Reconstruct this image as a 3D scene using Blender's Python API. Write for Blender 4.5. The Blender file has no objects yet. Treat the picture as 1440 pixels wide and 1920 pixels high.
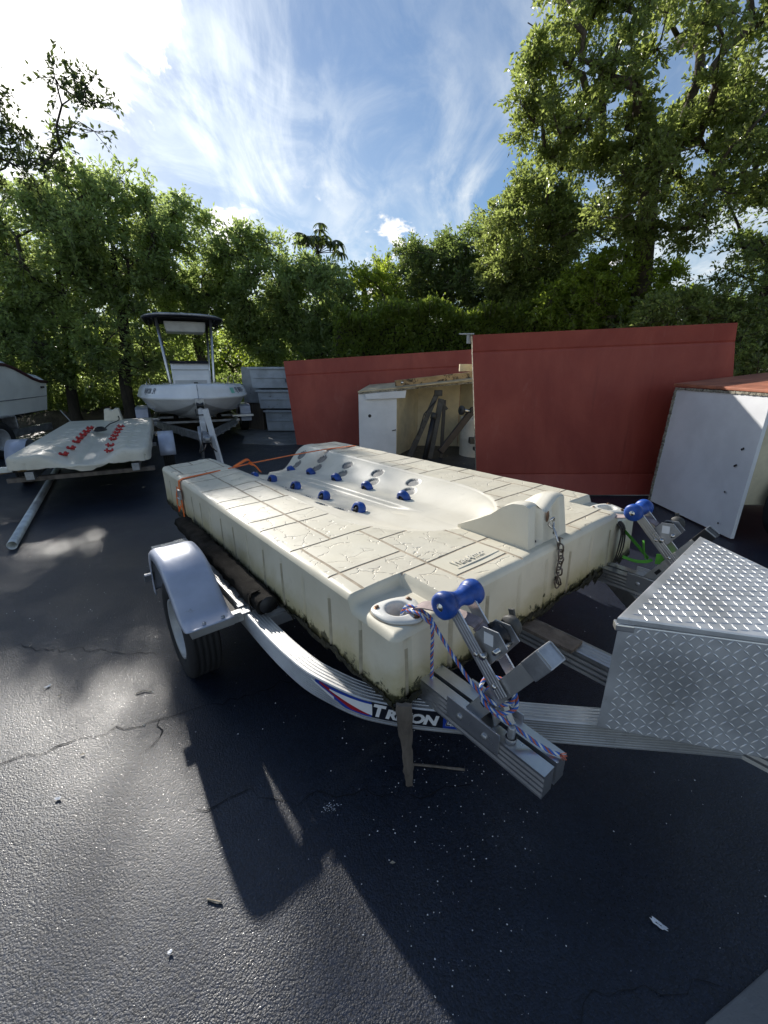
import bpy, bmesh, math, random
import numpy as np
from mathutils import Vector, Matrix, noise as mnoise

C = bpy.context.scene.collection
SC = bpy.context.scene
PI = math.pi
random.seed(7)

# ------------------------------------------------------------------ camera
cam_d = bpy.data.cameras.new('camera')
cam = bpy.data.objects.new('camera', cam_d); C.objects.link(cam)
cam.location = (0, 0, 1.55)
cam.rotation_euler = (PI / 2 - 0.3314, 0, 0)
cam_d.sensor_fit = 'HORIZONTAL'; cam_d.sensor_width = 36.0
cam_d.lens = 779.0 / 1440.0 * 36.0
cam_d.clip_start = 0.02; cam_d.clip_end = 2000
SC.camera = cam

# ------------------------------------------------------------------ light
SUN_EL, SUN_AZ = math.radians(26.8), math.radians(-33.3)      # azimuth from +Y, clockwise positive
SUN_DIR = Vector((math.sin(SUN_AZ) * math.cos(SUN_EL), math.cos(SUN_AZ) * math.cos(SUN_EL), math.sin(SUN_EL)))
sun_d = bpy.data.lights.new('sun', 'SUN'); sun_d.energy = 2.5; sun_d.angle = math.radians(1.0)
sun_d.color = (1.0, 0.95, 0.87)
sun = bpy.data.objects.new('sun', sun_d); C.objects.link(sun)
sun.rotation_euler = SUN_DIR.to_track_quat('Z', 'Y').to_euler()
SC.view_settings.view_transform = 'Standard'; SC.view_settings.look = 'None'
SC.view_settings.gamma = 1.0; SC.view_settings.use_curve_mapping = False
SC.view_settings.exposure = 1.42

CUM_OFF = (3.3, 1.1, 7.2); CB = 4.4; SKV = 0.52
def build_world():
    w = bpy.data.worlds.new('World'); SC.world = w; w.use_nodes = True
    nt = w.node_tree; N = nt.nodes; Lk = nt.links; N.clear()
    def nd(t, **k):
        n = N.new(t)
        for a, b in k.items(): setattr(n, a, b)
        return n
    def put(sock, v):
        if hasattr(v, 'is_output') or isinstance(v, bpy.types.NodeSocket): Lk.new(v, sock)
        else: sock.default_value = v
    def M(op, a, b=0.0, c=None):
        n = nd('ShaderNodeMath', operation=op); put(n.inputs[0], a); put(n.inputs[1], b)
        if c is not None: put(n.inputs[2], c)
        return n.outputs[0]
    def V(op, a, b):
        n = nd('ShaderNodeVectorMath', operation=op); put(n.inputs[0], a); put(n.inputs[1], b); return n
    def ramp(x, lo, hi):
        n = nd('ShaderNodeMapRange', interpolation_type='SMOOTHSTEP'); put(n.inputs[0], x)
        n.inputs[1].default_value = lo; n.inputs[2].default_value = hi; return n.outputs[0]
    def mixc(f, a, b):
        n = nd('ShaderNodeMix', data_type='RGBA'); put(n.inputs[0], f); put(n.inputs[6], a); put(n.inputs[7], b); return n.outputs[2]
    sky = nd('ShaderNodeTexSky', sky_type='NISHITA'); sky.sun_disc = False
    sky.sun_elevation = SUN_EL; sky.sun_rotation = SUN_AZ
    sky.altitude = 0; sky.air_density = 1.0; sky.dust_density = 0.25; sky.ozone_density = 2.2
    tc = nd('ShaderNodeTexCoord'); d = V('NORMALIZE', tc.outputs['Generated'], (0, 0, 0)).outputs[0]
    sep = nd('ShaderNodeSeparateXYZ'); Lk.new(d, sep.inputs[0]); dz = sep.outputs[2]
    zz = M('ADD', M('MAXIMUM', dz, 0.0), 0.12)
    pl = nd('ShaderNodeCombineXYZ'); put(pl.inputs[0], M('DIVIDE', sep.outputs[0], zz)); put(pl.inputs[1], M('DIVIDE', sep.outputs[1], zz))
    p = pl.outputs[0]
    cs = V('DOT_PRODUCT', d, tuple(SUN_DIR)).outputs['Value']           # cosine of the angle to the sun
    def noise(vec, scale, detail, rough=0.55, dist=0.0, stretch=None, rot=0.0, off=(0, 0, 0)):
        mp = nd('ShaderNodeMapping'); Lk.new(vec, mp.inputs[0]); mp.inputs['Location'].default_value = off
        if stretch: mp.inputs['Scale'].default_value = stretch
        mp.inputs['Rotation'].default_value = (0, 0, rot)
        n = nd('ShaderNodeTexNoise'); Lk.new(mp.outputs[0], n.inputs['Vector'])
        n.inputs['Scale'].default_value = scale; n.inputs['Detail'].default_value = detail
        n.inputs['Roughness'].default_value = rough; n.inputs['Distortion'].default_value = dist
        return n.outputs[0]
    wisp = ramp(noise(p, 1.35, 12, 0.60, 1.6, (1.0, 0.55, 1), 1.9, (3.1, 1.2, 0)), 0.46, 0.74)
    veil = ramp(noise(p, 0.50, 6, 0.5, 0.3, (1, 0.7, 1), 0.3, (5.3, 0.4, 0)), 0.32, 0.72)
    fine = ramp(noise(p, 3.6, 10, 0.62, 0.7, (1.0, 0.5, 1), -0.5, (0.7, 7.7, 0)), 0.38, 0.68)
    near = ramp(cs, 0.70, 0.975)
    low = ramp(dz, 0.74, 0.30)
    cirrus = M('MULTIPLY', M('ADD', M('MULTIPLY', wisp, 0.78), M('MULTIPLY', veil, M('ADD', M('MULTIPLY', fine, 0.52), 0.27))), M('ADD', M('MULTIPLY', low, 0.72), 0.22))
    cirrus = M('ADD', cirrus, M('MULTIPLY', near, M('ADD', M('MULTIPLY', fine, 0.25), 0.05)))
    cirrus = M('MINIMUM', cirrus, 0.88)
    # thick cloud bank round the sun, ragged edge
    puff = noise(d, 5.0, 10, 0.62, 0.35, None, 0, (1.7, 0.3, 4.1))
    bank = ramp(M("ADD", cs, M("MULTIPLY", M("SUBTRACT", puff, 0.5), 0.13)), 0.977, 0.985)
    # small cumulus heads low over the horizon
    cum = noise(d, 7.5, 10, 0.58, 0.25, (1, 1, 1.5), 0, CUM_OFF)
    cumm = M('MULTIPLY', ramp(cum, 0.585, 0.645), ramp(dz, 0.36, 0.25))
    glow = M('POWER', M('MAXIMUM', cs, 0.0), 8.0)
    glow2 = M('POWER', M('MAXIMUM', cs, 0.0), 40.0)
    bright = M('ADD', M('ADD', CB, M('MULTIPLY', glow, 1.3)), M('MULTIPLY', glow2, 5.0))
    def scale(col, f):
        n = nd('ShaderNodeVectorMath', operation='SCALE'); put(n.inputs[0], col); put(n.inputs['Scale'], f); return n.outputs[0]
    ccol = scale((0.90, 0.96, 1.0), bright)
    ucol = scale((1.0, 0.98, 0.96), M('MULTIPLY', bright, M('ADD', 0.35, M('MULTIPLY', cum, 1.35))))
    bcol = scale((1.0, 0.98, 0.94), M('ADD', M('MULTIPLY', bright, 0.75), M('MULTIPLY', M('MULTIPLY', puff, puff), 9.0)))
    # the clear sky: Nishita, toned so the aureole does not swallow the blue
    hs = nd('ShaderNodeHueSaturation'); hs.inputs['Saturation'].default_value = 1.12; hs.inputs['Value'].default_value = SKV
    Lk.new(sky.outputs[0], hs.inputs['Color'])
    bw = nd('ShaderNodeRGBToBW'); Lk.new(hs.outputs[0], bw.inputs[0])
    clear = scale(hs.outputs[0], M('DIVIDE', 1.12, M('ADD', 1.0, M('MULTIPLY', bw.outputs[0], 0.085))))
    col = mixc(cirrus, clear, ccol)
    col = mixc(cumm, col, ucol)
    col = mixc(bank, col, bcol)
    bg = nd('ShaderNodeBackground'); Lk.new(col, bg.inputs[0]); bg.inputs[1].default_value = 0.085
    out = nd('ShaderNodeOutputWorld'); Lk.new(bg.outputs[0], out.inputs[0])
build_world()

# ------------------------------------------------------------------ helpers
def tag(o, label=None, cat=None, group=None, kind=None):
    if label: o['label'] = label
    if cat: o['category'] = cat
    if group: o['group'] = group
    if kind: o['kind'] = kind
    return o

def thing(name, label, cat, loc=(0, 0, 0), rz=0.0, group=None, matrix=None):
    o = bpy.data.objects.new(name, None); C.objects.link(o)
    o.empty_display_size = 0.1
    if matrix is not None: o.matrix_world = matrix
    else: o.location = loc; o.rotation_euler = (0, 0, rz)
    return tag(o, label, cat, group)

class MB:
    """collects geometry for one mesh object"""
    def __init__(s): s.v = []; s.f = []; s.mi = []; s.cur = 0; s.sm = []; s.smooth = False
    def add(s, vs, fs):
        b = len(s.v); s.v.extend([tuple(x) for x in vs])
        for f in fs: s.f.append(tuple(i + b for i in f)); s.mi.append(s.cur); s.sm.append(s.smooth)
        return s
    def box(s, c, d, R=None, taper=None):
        hx, hy, hz = d[0] / 2, d[1] / 2, d[2] / 2
        vs = [Vector((x * hx, y * hy, z * hz)) for z in (-1, 1) for y in (-1, 1) for x in (-1, 1)]
        if taper:
            for q in vs:
                if q.z > 0: q.x *= taper[0]; q.y *= taper[1]
        if R is not None: vs = [R @ q for q in vs]
        c = Vector(c)
        return s.add([q + c for q in vs], [(0, 2, 3, 1), (4, 5, 7, 6), (0, 1, 5, 4), (2, 6, 7, 3), (0, 4, 6, 2), (1, 3, 7, 5)])
    def bar(s, a, b, w, h, up=(0, 0, 1)):
        """box from a to b, width w across, height h along up"""
        a, b = Vector(a), Vector(b); y = (b - a); L = y.length; y.normalize()
        x = y.cross(Vector(up)).normalized(); z = x.cross(y)
        R = Matrix((x, y, z)).transposed()
        return s.box((a + b) / 2, (w, L, h), R)
    def prism(s, poly, z0, z1, T=None):
        n = len(poly)
        vs = [Vector((x, y, z0)) for x, y in poly] + [Vector((x, y, z1)) for x, y in poly]
        if T is not None: vs = [T @ q for q in vs]
        fs = [tuple(reversed(range(n))), tuple(range(n, 2 * n))] + [(i, (i + 1) % n, n + (i + 1) % n, n + i) for i in range(n)]
        return s.add(vs, fs)
    def tube(s, pts, r, n=8, caps=True, close=False):
        pts = [Vector(p) for p in pts]; m = len(pts); b = len(s.v); prev = None
        rs = r if isinstance(r, (list, tuple)) else [r] * m
        vs = []
        for i, p in enumerate(pts):
            if close: t = pts[(i + 1) % m] - pts[(i - 1) % m]
            else: t = pts[min(i + 1, m - 1)] - pts[max(i - 1, 0)]
            if t.length < 1e-9: t = Vector((0, 0, 1))
            t.normalize()
            if prev is None:
                a = Vector((0, 0, 1)) if abs(t.z) < 0.9 else Vector((1, 0, 0)); x = t.cross(a).normalized()
            else: x = (prev - t * prev.dot(t)); x = x.normalized() if x.length > 1e-6 else t.orthogonal().normalized()
            y = t.cross(x); prev = x
            for k in range(n):
                a = 2 * PI * k / n; vs.append(p + (x * math.cos(a) + y * math.sin(a)) * rs[i])
        fs = []
        for i in range(m if close else m - 1):
            j = (i + 1) % m
            for k in range(n): fs.append((i * n + k, i * n + (k + 1) % n, j * n + (k + 1) % n, j * n + k))
        if caps and not close: fs += [tuple(reversed(range(n))), tuple(range((m - 1) * n, m * n))]
        sm = s.smooth; s.smooth = True; s.add(vs, fs); s.smooth = sm
        return s
    def lathe(s, prof, n=24, M=None, caps=False):
        """prof: (r, h) along local z"""
        vs = []; m = len(prof)
        for r, h in prof:
            for k in range(n):
                a = 2 * PI * k / n; vs.append(Vector((r * math.cos(a), r * math.sin(a), h)))
        if M is not None: vs = [M @ q for q in vs]
        fs = [(i * n + k, i * n + (k + 1) % n, (i + 1) * n + (k + 1) % n, (i + 1) * n + k) for i in range(m - 1) for k in range(n)]
        if caps: fs += [tuple(reversed(range(n))), tuple(range((m - 1) * n, m * n))]
        sm = s.smooth; s.smooth = True; s.add(vs, fs); s.smooth = sm
        return s
    def grid(s, P):
        """P[i][j] points"""
        P = [list(r) for r in P]; m, n = len(P), len(P[0]); vs = [q for row in P for q in row]
        return s.add(vs, [(i * n + j, i * n + j + 1, (i + 1) * n + j + 1, (i + 1) * n + j) for i in range(m - 1) for j in range(n - 1)])
    def build(s, name, mats, parent=None, bevel=0.0, seg=2, recalc=True, smooth=None, kind=None):
        me = bpy.data.meshes.new(name); me.from_pydata(s.v, [], s.f)
        for mt in (mats if isinstance(mats, (list, tuple)) else [mats]): me.materials.append(mt)
        me.polygons.foreach_set('material_index', s.mi)
        me.polygons.foreach_set('use_smooth', [True] * len(s.f) if smooth else ([False] * len(s.f) if smooth is False else s.sm))
        if bevel > 0 or recalc:
            bm = bmesh.new(); bm.from_mesh(me)
            if recalc: bmesh.ops.recalc_face_normals(bm, faces=bm.faces)
            if bevel > 0:
                es = [e for e in bm.edges if len(e.link_faces) == 2 and e.calc_face_angle(0) > 0.6]
                bmesh.ops.bevel(bm, geom=es, offset=bevel, segments=seg, affect='EDGES', profile=0.6, clamp_overlap=True)
            bm.to_mesh(me); bm.free()
        me.update()
        o = bpy.data.objects.new(name, me); C.objects.link(o)
        if parent is not None: o.parent = parent
        if kind: o['kind'] = kind
        return o

def Ry2(ax_from, ax_to): return Vector(ax_from).rotation_difference(Vector(ax_to)).to_matrix().to_4x4()
def axisM(p, d): return Matrix.Translation(Vector(p)) @ Ry2((0, 0, 1), Vector(d).normalized())

def smooth_path(pts, n=6):
    """Catmull-Rom through the points"""
    pts = [Vector(p) for p in pts]; out = []
    for i in range(len(pts) - 1):
        p0 = pts[max(i - 1, 0)]; p1 = pts[i]; p2 = pts[i + 1]; p3 = pts[min(i + 2, len(pts) - 1)]
        for k in range(n):
            t = k / n
            out.append(0.5 * ((2 * p1) + (p2 - p0) * t + (2 * p0 - 5 * p1 + 4 * p2 - p3) * t * t + (3 * p1 - p0 - 3 * p2 + p3) * t ** 3))
    out.append(pts[-1]); return out

def sweep(mb, prof, path, close=True):
    """prof (a, z): a = offset to the left of travel in the horizontal plane; path: 3D points"""
    path = [Vector(p) for p in path]; n = len(prof); m = len(path); vs = []
    for i, p in enumerate(path):
        t = path[min(i + 1, m - 1)] - path[max(i - 1, 0)]; t.z = 0; t.normalize(); l = Vector((-t.y, t.x, 0))
        for a, z in prof: vs.append(p + l * a + Vector((0, 0, z)))
    fs = [(i * n + k, i * n + (k + 1) % n, (i + 1) * n + (k + 1) % n, (i + 1) * n + k) for i in range(m - 1) for k in range(n if close else n - 1)]
    if close: fs += [tuple(reversed(range(n))), tuple(range((m - 1) * n, m * n))]
    mb.add(vs, fs)

def text_verts(s, shear=0.0, spacing=1.0, bold=0.0):
    """outline of a word as a filled flat mesh: verts, faces, width, height"""
    cu = bpy.data.curves.new('lettering', 'FONT'); cu.body = s; cu.shear = shear; cu.space_character = spacing; cu.offset = bold
    cu.resolution_u = 3
    o = bpy.data.objects.new('lettering', cu); C.objects.link(o)
    bpy.context.view_layer.update()
    dg = bpy.context.evaluated_depsgraph_get()
    me = bpy.data.meshes.new_from_object(o.evaluated_get(dg))
    v = np.array([q.co[:] for q in me.vertices]); f = [tuple(p.vertices) for p in me.polygons]
    bpy.data.objects.remove(o); bpy.data.curves.remove(cu); bpy.data.meshes.remove(me)
    v[:, 0] -= v[:, 0].min(); v[:, 1] -= v[:, 1].min()
    return v, f, v[:, 0].max(), v[:, 1].max()

def np_obj(name, V, F, mats, parent=None, smooth=False, mi=None, kind=None):
    """V (n,3), F (m,4) or (m,3) arrays"""
    me = bpy.data.meshes.new(name); k = F.shape[1]
    me.vertices.add(len(V)); me.vertices.foreach_set('co', np.asarray(V, np.float32).ravel())
    me.loops.add(F.size); me.loops.foreach_set('vertex_index', F.astype(np.int32).ravel())
    me.polygons.add(len(F)); me.polygons.foreach_set('loop_start', np.arange(0, F.size, k, dtype=np.int32))
    me.polygons.foreach_set('loop_total', np.full(len(F), k, np.int32))
    for mt in (mats if isinstance(mats, (list, tuple)) else [mats]): me.materials.append(mt)
    if mi is not None: me.polygons.foreach_set('material_index', mi.astype(np.int32))
    me.polygons.foreach_set('use_smooth', np.full(len(F), smooth))
    me.update(); me.validate()
    o = bpy.data.objects.new(name, me); C.objects.link(o)
    if parent is not None: o.parent = parent
    if kind: o['kind'] = kind
    return o

# ------------------------------------------------------------------ materials
class NT:
    def __init__(s, name):
        s.m = bpy.data.materials.new(name); s.m.use_nodes = True; s.nt = s.m.node_tree
        s.b = s.nt.nodes['Principled BSDF']; s.out = s.nt.nodes['Material Output']
        s.tc = s.nt.nodes.new('ShaderNodeTexCoord'); s.co = s.tc.outputs['Object']
    def put(s, sock, v):
        if isinstance(v, bpy.types.NodeSocket): s.nt.links.new(v, sock)
        elif isinstance(v, (tuple, list)) and len(v) == 3 and sock.type == 'RGBA': sock.default_value = (*v, 1)
        else: sock.default_value = v
    def n(s, t, **k):
        q = s.nt.nodes.new(t)
        for a, b in k.items(): setattr(q, a, b)
        return q
    def math(s, op, a, b=0.0):
        q = s.n('ShaderNodeMath', operation=op); s.put(q.inputs[0], a); s.put(q.inputs[1], b); return q.outputs[0]
    def noise(s, scale, detail=4, rough=0.55, dist=0.0, stretch=None, vec=None, off=None):
        v = vec or s.co
        if stretch or off:
            mp = s.n('ShaderNodeMapping'); s.put(mp.inputs[0], v)
            if stretch: mp.inputs['Scale'].default_value = stretch
            if off: mp.inputs['Location'].default_value = off
            v = mp.outputs[0]
        q = s.n('ShaderNodeTexNoise'); s.put(q.inputs['Vector'], v)
        q.inputs['Scale'].default_value = scale; q.inputs['Detail'].default_value = detail
        q.inputs['Roughness'].default_value = rough; q.inputs['Distortion'].default_value = dist
        return q.outputs[0]
    def vor(s, scale, feature='F1', vec=None, out='Distance'):
        q = s.n('ShaderNodeTexVoronoi', feature=feature); s.put(q.inputs['Vector'], vec or s.co); q.inputs['Scale'].default_value = scale
        return q.outputs[out]
    def ramp(s, x, lo, hi, a=0.0, b=1.0):
        q = s.n('ShaderNodeMapRange', interpolation_type='SMOOTHSTEP'); s.put(q.inputs[0], x)
        for i, val in ((1, lo), (2, hi), (3, a), (4, b)): q.inputs[i].default_value = val
        return q.outputs[0]
    def mix(s, f, a, b, mode='MIX'):
        q = s.n('ShaderNodeMix', data_type='RGBA', blend_type=mode); s.put(q.inputs[0], f); s.put(q.inputs[6], a); s.put(q.inputs[7], b)
        return q.outputs[2]
    def bump(s, h, strength=0.3, dist=0.01, prev=None):
        q = s.n('ShaderNodeBump'); s.put(q.inputs['Height'], h); s.put(q.inputs['Strength'], strength); q.inputs['Distance'].default_value = dist
        if prev is not None: s.nt.links.new(prev, q.inputs['Normal'])
        return q.outputs[0]
    def fin(s, col, rough=0.6, metal=0.0, normal=None, spec=None, coat=None):
        s.put(s.b.inputs['Base Color'], col); s.put(s.b.inputs['Roughness'], rough); s.put(s.b.inputs['Metallic'], metal)
        if normal is not None: s.nt.links.new(normal, s.b.inputs['Normal'])
        if spec is not None: s.put(s.b.inputs['Specular IOR Level'], spec)
        if coat: s.put(s.b.inputs['Coat Weight'], coat)
        return s.m

def mk(name, col, rough=0.6, metal=0.0, var=0.25, vs=3.0, bump=0.15, bs=60.0, bd=0.003, spots=None, rv=0.12, stretch=None, spec=None):
    """worn surface: broad colour variation, fine relief, optional darker spots"""
    t = NT(name); n1 = t.noise(vs, 6, 0.6, 0.2, stretch)
    dk = tuple(c * (1 - var) for c in col); lt = tuple(min(1, c * (1 + var * 0.5)) for c in col)
    c = t.mix(t.ramp(n1, 0.3, 0.7), dk, lt)
    if spots:
        sc, lo, scol = spots; c = t.mix(t.ramp(t.noise(sc, 7, 0.7, 0.4), lo, lo + 0.12), c, scol)
    r = t.math('ADD', rough - rv / 2, t.math('MULTIPLY', t.noise(vs * 4, 5), rv))
    nm = t.bump(t.noise(bs, 4, 0.6, 0, stretch), bump, bd) if bump > 0 else None
    return t.fin(c, r, metal, nm, spec)

MAT = {}
def materials():
    m = MAT
    # asphalt: dark sealed surface, coarse grains, worn paler patches, dust
    t = NT('asphalt')
    big = t.noise(0.55, 6, 0.6, 0.4); mid = t.noise(3.2, 6, 0.6); fine = t.noise(150, 3, 0.7)
    gr = t.vor(165); gr2 = t.vor(420)
    c = t.mix(t.ramp(big, 0.35, 0.68), (0.0056, 0.0095, 0.0205), (0.0145, 0.0200, 0.034))
    c = t.mix(t.ramp(mid, 0.5, 0.75, 0, 0.8), c, (0.023, 0.029, 0.043))
    c = t.mix(t.math('MULTIPLY', t.ramp(gr, 0.30, 0.08), t.ramp(t.noise(1.1, 5), 0.4, 0.65, 0.1, 0.6)), c, (0.055, 0.060, 0.070))
    c = t.mix(t.ramp(t.noise(260, 2, 0.5), 0.70, 0.76, 0, 0.7), c, (0.26, 0.25, 0.24))
    c = t.mix(t.ramp(t.noise(14, 7, 0.75, 0.6), 0.62, 0.78, 0, 0.35), c, (0.085, 0.08, 0.072))
    vc = t.vor(165, 'F1', None, 'Color'); sv = t.n('ShaderNodeSeparateColor'); t.put(sv.inputs[0], vc)
    k = t.n('ShaderNodeVectorMath', operation='SCALE'); t.put(k.inputs[0], c); t.put(k.inputs['Scale'], t.math('ADD', 0.45, t.math('MULTIPLY', sv.outputs[0], 1.1))); c = k.outputs[0]
    c = t.mix(t.ramp(t.noise(1.9, 7, 0.7, 1.0, None, None, (3, 1, 0)), 0.60, 0.74, 0, 0.7), c, (0.008, 0.009, 0.012))
    c = t.mix(t.ramp(t.noise(0.7, 8, 0.75, 1.4, None, None, (7, 2, 0)), 0.56, 0.72, 0, 0.35), c, (0.070, 0.070, 0.070))
    r = t.math('ADD', 0.16, t.math('ADD', t.math('MULTIPLY', t.noise(2.6, 6, 0.65), 0.30), t.math('MULTIPLY', t.noise(0.9, 3, 0.5), 0.30))); r = t.math('MULTIPLY', r, t.ramp(t.noise(170, 2, 0.5), 0.58, 0.68, 1.0, 0.45))
    h = t.math('ADD', t.math('MULTIPLY', gr, -1.0), t.math('ADD', t.math('MULTIPLY', gr2, -0.45), t.math('MULTIPLY', fine, 0.9)))
    nb = t.bump(h, t.ramp(t.noise(1.7, 4), 0.35, 0.65, 0.22, 0.48), 0.0032, t.bump(t.noise(11, 8, 0.8), 0.12, 0.006))
    m['asphalt'] = t.fin(c, r, 0, nb, 0.6)
    m['crack'] = mk('crack_tar', (0.010, 0.010, 0.012), 0.85, bump=0.5)
    m['concrete'] = mk('concrete', (0.20, 0.20, 0.20), 0.85, 0, 0.3, 2.0, 0.5, 120, 0.004, (3.0, 0.56, (0.09, 0.09, 0.088)))
    m['soil'] = mk('soil', (0.07, 0.058, 0.045), 0.95, 0, 0.45, 3.0, 0.9, 25, 0.03, (9, 0.58, (0.12, 0.10, 0.07)))
    # moulded polyethylene dock
    def dock(name, crack, hull):
        t = NT(name); oi = t.n('ShaderNodeObjectInfo')
        base = t.mix(t.ramp(t.noise(2.2, 6, 0.6), 0.3, 0.7), (0.60, 0.555, 0.43), (0.695, 0.65, 0.525))
        if crack:
            base = t.mix(t.math('MULTIPLY', oi.outputs['Random'], 0.5), base, (0.56, 0.515, 0.42))
        base = t.mix(t.ramp(t.noise(7, 7, 0.7, 0.6), 0.52, 0.74, 0, 0.5 if crack else 0.2), base, (0.40, 0.355, 0.265))
        base = t.mix(t.ramp(t.noise(55, 4, 0.7), 0.62, 0.74, 0, 0.5 if crack else 0.12), base, (0.27, 0.24, 0.18))
        nrm = t.bump(t.noise(160, 3, 0.6), 0.12, 0.002)
        if crack:
            wv = t.n('ShaderNodeVectorMath', operation='ADD')
            nn = t.n('ShaderNodeTexNoise'); t.put(nn.inputs['Vector'], t.co); nn.inputs['Scale'].default_value = 11; nn.inputs['Detail'].default_value = 5
            sc_ = t.n('ShaderNodeVectorMath', operation='SCALE'); t.put(sc_.inputs[0], nn.outputs['Color']); sc_.inputs['Scale'].default_value = 0.10
            t.put(wv.inputs[0], t.co); t.put(wv.inputs[1], sc_.outputs[0])
            e = t.vor(9.5, 'DISTANCE_TO_EDGE', wv.outputs[0])
            msk = t.ramp(t.noise(11, 2, 0.5, 0, None, None, (4, 2, 1)), 0.46, 0.52)
            ln = t.math('MULTIPLY', t.ramp(e, 0.020, 0.008), msk)
            base = t.mix(t.math('MULTIPLY', ln, 0.36), base, (0.36, 0.30, 0.22))
            nrm = t.bump(t.math('MULTIPLY', t.ramp(e, 0.035, 0.008), msk), 0.65, -0.005, nrm)
        if hull:
            sx = t.n('ShaderNodeSeparateXYZ'); t.put(sx.inputs[0], t.co)
            wob = t.math('MULTIPLY', t.math('SUBTRACT', t.noise(6, 6, 0.65, 0.4), 0.5), 0.22)
            hz = t.math('ADD', sx.outputs[2], wob)
            base = t.mix(t.ramp(hz, -0.13, -0.26, 0, 0.7), base, (0.44, 0.38, 0.19))
            base = t.mix(t.ramp(hz, -0.23, -0.31, 0, 0.7), base, (0.20, 0.19, 0.08))
            fl = t.math('ADD', sx.outputs[2], t.math('MULTIPLY', t.math('SUBTRACT', t.noise(24, 7, 0.75, 0.5), 0.5), 0.26))
            base = t.mix(t.ramp(fl, -0.262, -0.285), base, (0.045, 0.045, 0.020))
            streak = t.ramp(t.noise(16, 4, 0.6, 0.2, (1, 1, 0.06)), 0.62, 0.75)
            base = t.mix(t.math('MULTIPLY', streak, t.ramp(sx.outputs[2], -0.03, -0.2, 0, 0.28)), base, (0.30, 0.26, 0.15))
        r = t.math('ADD', 0.36, t.math('MULTIPLY', t.noise(9, 5), 0.2))
        return t.fin(base, r, 0, nrm, 0.45)
    m['dock_tile'] = dock('dock_tile_plastic', True, False)
    m['dock_hull'] = dock('dock_hull_plastic', False, True)
    t = NT('basin_plastic')
    c = t.mix(t.ramp(t.noise(2.6, 6, 0.6, 0.5), 0.32, 0.7), (0.605, 0.565, 0.46), (0.69, 0.65, 0.545))
    c = t.mix(t.ramp(t.noise(14, 7, 0.7, 0.6), 0.56, 0.74, 0, 0.4), c, (0.40, 0.38, 0.32))
    c = t.mix(t.ramp(t.noise(9, 5, 0.65, 0.3, (1, 0.10, 1)), 0.58, 0.72, 0, 0.35), c, (0.46, 0.43, 0.36))
    m['basin'] = t.fin(c, t.math('ADD', 0.38, t.math('MULTIPLY', t.noise(7, 5), 0.2)), 0, t.bump(t.noise(120, 3), 0.08, 0.002), 0.5)
    m['groove'] = mk('groove_dirt', (0.41, 0.34, 0.25), 0.9, 0, 0.3, 14, 0.4, 90)
    m['rib'] = mk('rib_dark_cream', (0.44, 0.395, 0.29), 0.6, 0, 0.25, 12, 0.2, 90)  # darker cream strip along each side-wall rib
    m['pocket'] = mk('pocket_shade_and_axle', (0.17, 0.17, 0.165), 0.55, 0, 0.3, 12, 0.2, 90)  # dark grey puts recess shade into the roller pockets; also colours the axles
    m['fouling'] = mk('fouling', (0.030, 0.028, 0.016), 0.95, 0, 0.5, 18, 0.9, 70, 0.01, (30, 0.57, (0.14, 0.12, 0.05)))
    m['ring'] = mk('ring_plastic', (0.66, 0.65, 0.60), 0.35, 0, 0.12, 8, 0.1, 120)
    m['rust'] = mk('rusty_bolt', (0.22, 0.13, 0.08), 0.55, 0.6, 0.4, 60, 0.4, 200, 0.001)
    m['blue'] = mk('blue_rubber', (0.012, 0.07, 0.34), 0.44, 0, 0.45, 14, 0.3, 120, 0.002, (26, 0.66, (0.05, 0.12, 0.34)), 0.3)
    m['blue_hub'] = mk('dark_hub', (0.012, 0.013, 0.02), 0.6, 0, 0.3, 20, 0.2, 90)
    m['red_roller'] = mk('red_roller', (0.42, 0.02, 0.02), 0.42, 0, 0.25, 20, 0.1, 90)
    # aluminium, oxidised
    t = NT('aluminium')
    c = t.mix(t.ramp(t.noise(3, 7, 0.65, 0.3), 0.3, 0.7), (0.40, 0.40, 0.40), (0.62, 0.62, 0.61))
    c = t.mix(t.ramp(t.noise(26, 6, 0.7), 0.55, 0.75, 0, 0.5), c, (0.28, 0.27, 0.25))
    m['alu'] = t.fin(c, t.math('ADD', 0.34, t.math('MULTIPLY', t.noise(11, 6, 0.7), 0.26)), 0.85, t.bump(t.noise(60, 5, 0.6, 0, (1, 1, 1)), 0.1, 0.002))
    m['alu_bright'] = mk('bright_aluminium', (0.66, 0.66, 0.67), 0.30, 0.92, 0.18, 5, 0.08, 80, 0.001, rv=0.16)
    m['tread'] = mk('tread_plate', (0.62, 0.63, 0.645), 0.38, 0.62, 0.26, 5, 0.14, 60, 0.001, (14, 0.60, (0.42, 0.415, 0.40)), rv=0.4)
    m['steel'] = mk('galvanised', (0.42, 0.43, 0.45), 0.45, 0.8, 0.35, 10, 0.2, 70, 0.002)
    m['chrome'] = mk('stainless', (0.62, 0.60, 0.57), 0.22, 1.0, 0.3, 30, 0.1, 100, 0.001, (60, 0.58, (0.28, 0.19, 0.12)))
    m['chain'] = mk('rusted_chain', (0.20, 0.17, 0.15), 0.45, 0.75, 0.4, 40, 0.3, 150, 0.001, (50, 0.52, (0.12, 0.075, 0.045)))
    m['black'] = mk('black_metal', (0.014, 0.014, 0.016), 0.5, 0, 0.3, 12, 0.2, 90)
    m['carpet'] = mk('carpet', (0.022, 0.020, 0.018), 0.97, 0, 0.6, 11, 0.9, 220, 0.006, (18, 0.6, (0.055, 0.043, 0.03)), spec=0.1)
    m['fender'] = mk('fender_plastic', (0.42, 0.45, 0.54), 0.33, 0.15, 0.14, 5, 0.1, 40, 0.002, (14, 0.63, (0.30, 0.30, 0.33)))
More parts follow.
